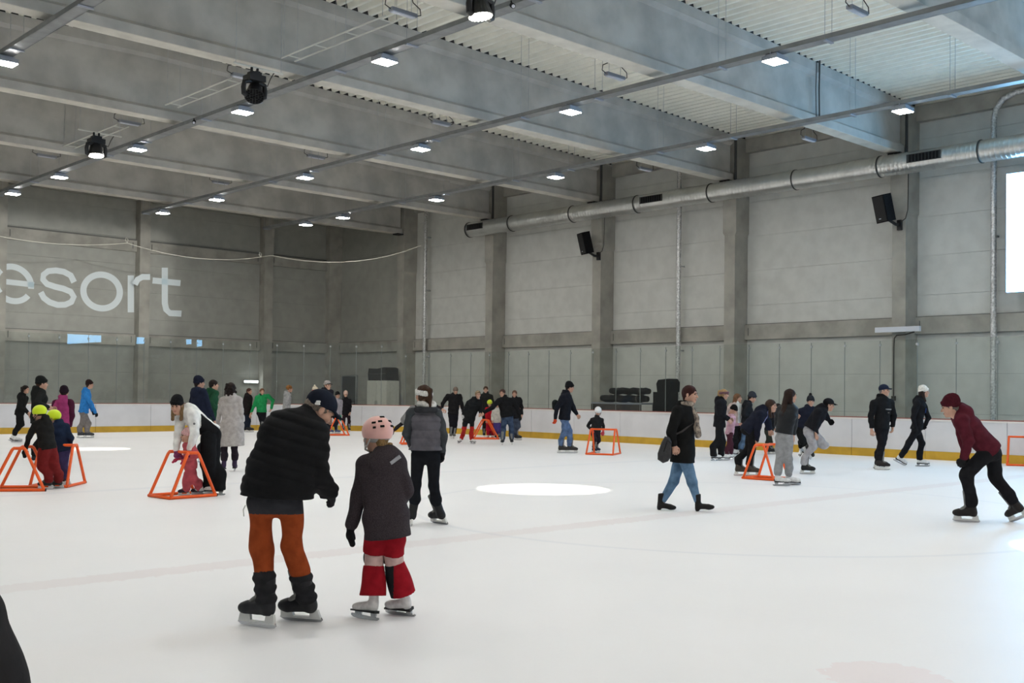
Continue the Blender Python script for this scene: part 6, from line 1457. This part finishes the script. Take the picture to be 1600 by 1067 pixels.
person('man in black jacket and flat black cap balancing on one leg in grey trousers', VQ,
    head=(972, 205), neck=(925, 240), pelvis=(790, 430), feet=[(745, 690, 60, {'lift': 0.25, 'pitch': -50}), (765, 884, 88)], root=(765, 884), yaw=82, head_yaw=84, head_pitch=-12, S=1.04, sh={'R': (868, 280, -0.17), 'L': (910, 260, 0.17)}, el={'R': (835, 410, -0.2), 'L': (940, 315, 0.25)}, hands={'R': (848, 500, -0.15), 'L': (965, 345, 0.25)},
    hip={'R': (775, 470, -0.09), 'L': (810, 465, 0.1)}, kn={'R': (822, 610, -0.08), 'L': (930, 600, 0.12)}, jacket=dict(c=(0.012, 0.012, 0.015), hem=0.03, bulk=1.1, arm=1.12), trousers=dict(c=(0.36, 0.35, 0.36), thigh=0.098, knee=0.078, cuff=0.062, rise=0.06, amp=0.012), hat=('cap', (0.012, 0.012, 0.014)), hair_=('short', DKH), glove={'L': ((0.012, 0.012, 0.012), 'glove'), 'R': None}, foot='hockey', foot_c=(0.02, 0.02, 0.02))
def chest_print(c):
    for i, (dz, w, col) in enumerate(((-0.26, 0.17, (0.25, 0.25, 0.24)), (-0.335, 0.05, (0.16, 0.14, 0.12)))):
        m = MB(); p = c['N']+c['T']*dz+c['fb']*0.148+c['latb']*-0.015; m.box(p, (w, 0.02, 0.022), np.stack([c['latb'], c['fb'], c['T']], 1)); m.build('chest_print', cloth(col, 'plain'), c['R'], -c['L0'])
person('man in navy baseball cap and black jacket skating along the right boards', VJ,
    head=(262, 190), neck=(250, 255), pelvis=(235, 550), feet=[(228, 958, 92), (243, 968, 96)], yaw=128, head_yaw=112, S=1.07, sh={'R': (160, 320, -0.08), 'L': (322, 310, 0.08)}, el={'R': (130, 445, -0.1), 'L': (352, 430, 0.06)}, hands={'R': (138, 575, -0.1), 'L': (345, 545, 0.02)}, kn={'R': (235, 710, -0.06), 'L': (240, 700, 0.06)},
    jacket=dict(c=(0.012, 0.012, 0.013), hem=0.03, bulk=1.10, arm=1.12), trousers=dict(c=(0.012, 0.011, 0.013), thigh=0.094, knee=0.078, cuff=0.068, rise=0.07), hat=('cap', (0.016, 0.022, 0.045)), hair_=('short', (0.25, 0.22, 0.2)), foot='hockey', foot_c=(0.022, 0.018, 0.017), extras=chest_print)
def bib(c):
    m = MB(); p = c['N']-c['T']*0.27+c['fb']*0.142+c['latb']*0.06; m.box(p, (0.09, 0.02, 0.11), np.stack([c['latb'], c['fb'], c['T']], 1)); m.build('blue_bib', cloth((0.03, 0.06, 0.2), 'plain'), c['R'], -c['L0'])
person('woman in white knit beanie and black clothes striding along the right boards', VJ,
    head=(650, 205), neck=(618, 265), pelvis=(580, 560), feet=[(640, 935, 90), (408, 925, 75, {'pitch': -28})], yaw=88, head_yaw=92, S=1.03, sh={'R': (580, 320, -0.16), 'L': (635, 315, 0.15)}, el={'R': (545, 450, -0.18), 'L': (695, 460, 0.12)}, hands={'R': (570, 560, -0.18), 'L': (660, 530, 0.05)}, kn={'R': (505, 700, -0.06), 'L': (632, 710, 0.06)},
    jacket=dict(c=(0.012, 0.012, 0.014), hem=0.03, bulk=1.03), trousers=dict(c=(0.012, 0.012, 0.014), thigh=0.09, knee=0.072, cuff=0.062, rise=0.02), hat=('beanie', (0.72, 0.69, 0.63)), hair_=('loose', (0.04, 0.025, 0.02)), glove=((0.013, 0.013, 0.014), 'glove'), foot='figure', foot_c=FIG, extras=bib)

# --- person at the very edge, close to the camera: only the dark sleeve and back show
person('person in dark charcoal coat cut off at the lower left corner', V0,
    head=(-205, 660), neck=(-195, 890), pelvis=(-185, 1660), feet=[(-290, 2420, 5), (-80, 2420, 5)], yaw=5, Dover=1.52, S=0.98, sh={'L': (-330, 1005), 'R': (-138, 1015)}, el={'L': (-375, 1320), 'R': (-92, 1320)}, hands={'L': (-390, 1590), 'R': (-72, 1580)}, kn={'L': (-250, 2020), 'R': (-120, 2020)}, jacket=dict(name='coat', c=(0.024, 0.022, 0.022), kind='plain', hem=0.15, bulk=1.05, arm=1.0, hood=False, amp=0.004), trousers=dict(c=BLACK), hair_=('short', DKH), foot='boot', foot_c=(0.02, 0.02, 0.02))
# ------------------------------------------------------------------ orange tube skating aids
def skating_aid(a, b, label, side=1, Lfix=None, Wd=0.58, Ht=0.66):
    """a, b: picture points of the near base bar's ends on the ice"""
    A, B = ground(*a), ground(*b)
    if Lfix: 
        m_ = (A+B)/2; d = nrm(B-A); A, B = m_-d*Lfix/2, m_+d*Lfix/2
    u = nrm(B-A); L = np.linalg.norm(B-A); v = np.array([-u[1], u[0], 0.0])
    aw = nrm([A[0], A[1], 0])
    if side == 0: v = v if v @ np.array([aw[1], -aw[0], 0]) > 0 else -v
    elif v @ aw < 0: v = -v
    c = (A+B)/2+v*Wd/2; c[2] = 0
    r = empty('skating_aid', c, label, 'skating aid', 'orange skating aids')
    R_ = 0.024
    loc = lambda x, y, z: u*x+v*y+np.array([0, 0, z])
    for sy in (-1, 1):
        y = sy*Wd/2; yt = sy*(Wd/2-0.03)
        m = MB(); m.tube([loc(-L/2, y, R_), loc(-L/2+0.01, y, R_), loc(L/2-0.01, y, R_), loc(L/2, y, R_)], R_, 8); m.build('base_rail', M['orange_tube'], r, smooth=True)
        for sx in (-1, 1):
            m = MB(); m.tube([loc(sx*(L/2-0.01), y, R_), loc(sx*(L/2-0.03), y*0.995, R_+0.03), loc(sx*0.10, yt, Ht-0.03), loc(sx*0.075, yt, Ht)], R_, 8); m.build('leg', M['orange_tube'], r, smooth=True)
        m = MB(); m.tube([loc(-0.08, yt, Ht), loc(0.08, yt, Ht)], R_, 8); m.build('top_grip', M['orange_tube'], r, smooth=True)
    m = MB(); m.tube([loc(-L/2, -Wd/2, R_), loc(-L/2, Wd/2, R_)], R_, 8); m.build('base_crossbar', M['orange_tube'], r, smooth=True)
    m = MB(); m.tube([loc(0.0, -Wd/2+0.03, Ht), loc(0.0, Wd/2-0.03, Ht)], R_, 8); m.build('handlebar', M['orange_tube'], r, smooth=True)
    for sy in (-1, 1):
        m = MB(); m.tube([loc(L/2-0.005, sy*Wd/2, R_), loc(L/2+0.012, sy*Wd/2, R_)], 0.024, 8); m.build('end_cap', M['rubber'], r)
    return r
vp = lambda V, p: (V[0]+p[0]/V[2], V[1]+p[1]/V[2])
skating_aid(vp(VO, (225, 1015)), vp(VO, (635, 985)), 'orange tube skating aid around the child in pink')
skating_aid(vp(VA, (-40, 1004)), vp(VA, (330, 1002)), 'orange tube skating aid held by the yellow helmet child in black', Lfix=0.8)
skating_aid(vp(VA, (565, 970)), vp(VA, (700, 938)), 'orange tube skating aid beside the yellow helmet child in navy', Lfix=0.85)
skating_aid(vp(VL, (400, 978)), vp(VL, (735, 976)), 'orange skating aid of the child in grey stripes at the far corner')
skating_aid(vp(VM, (190, 935)), vp(VM, (580, 937)), 'orange skating aid in front of the child in red')
skating_aid((906.5, 712), (937, 706.5), side=0, Lfix=0.8, Wd=0.72, label='orange skating aid held by the child in the white helmet')
skating_aid(vp(VQ, (125, 930)), vp(VQ, (440, 952)), 'orange skating aid under the bending navy jacket girl')
skating_aid((1572, 731), (1576, 722), 'orange skating aid standing alone by the boards at the right edge', side=0, Lfix=0.7, Wd=0.8, Ht=0.68)
skating_aid(vp(VE, (122, 490)), vp(VE, (270, 490)), 'orange skating aid half hidden behind the woman in the vest')
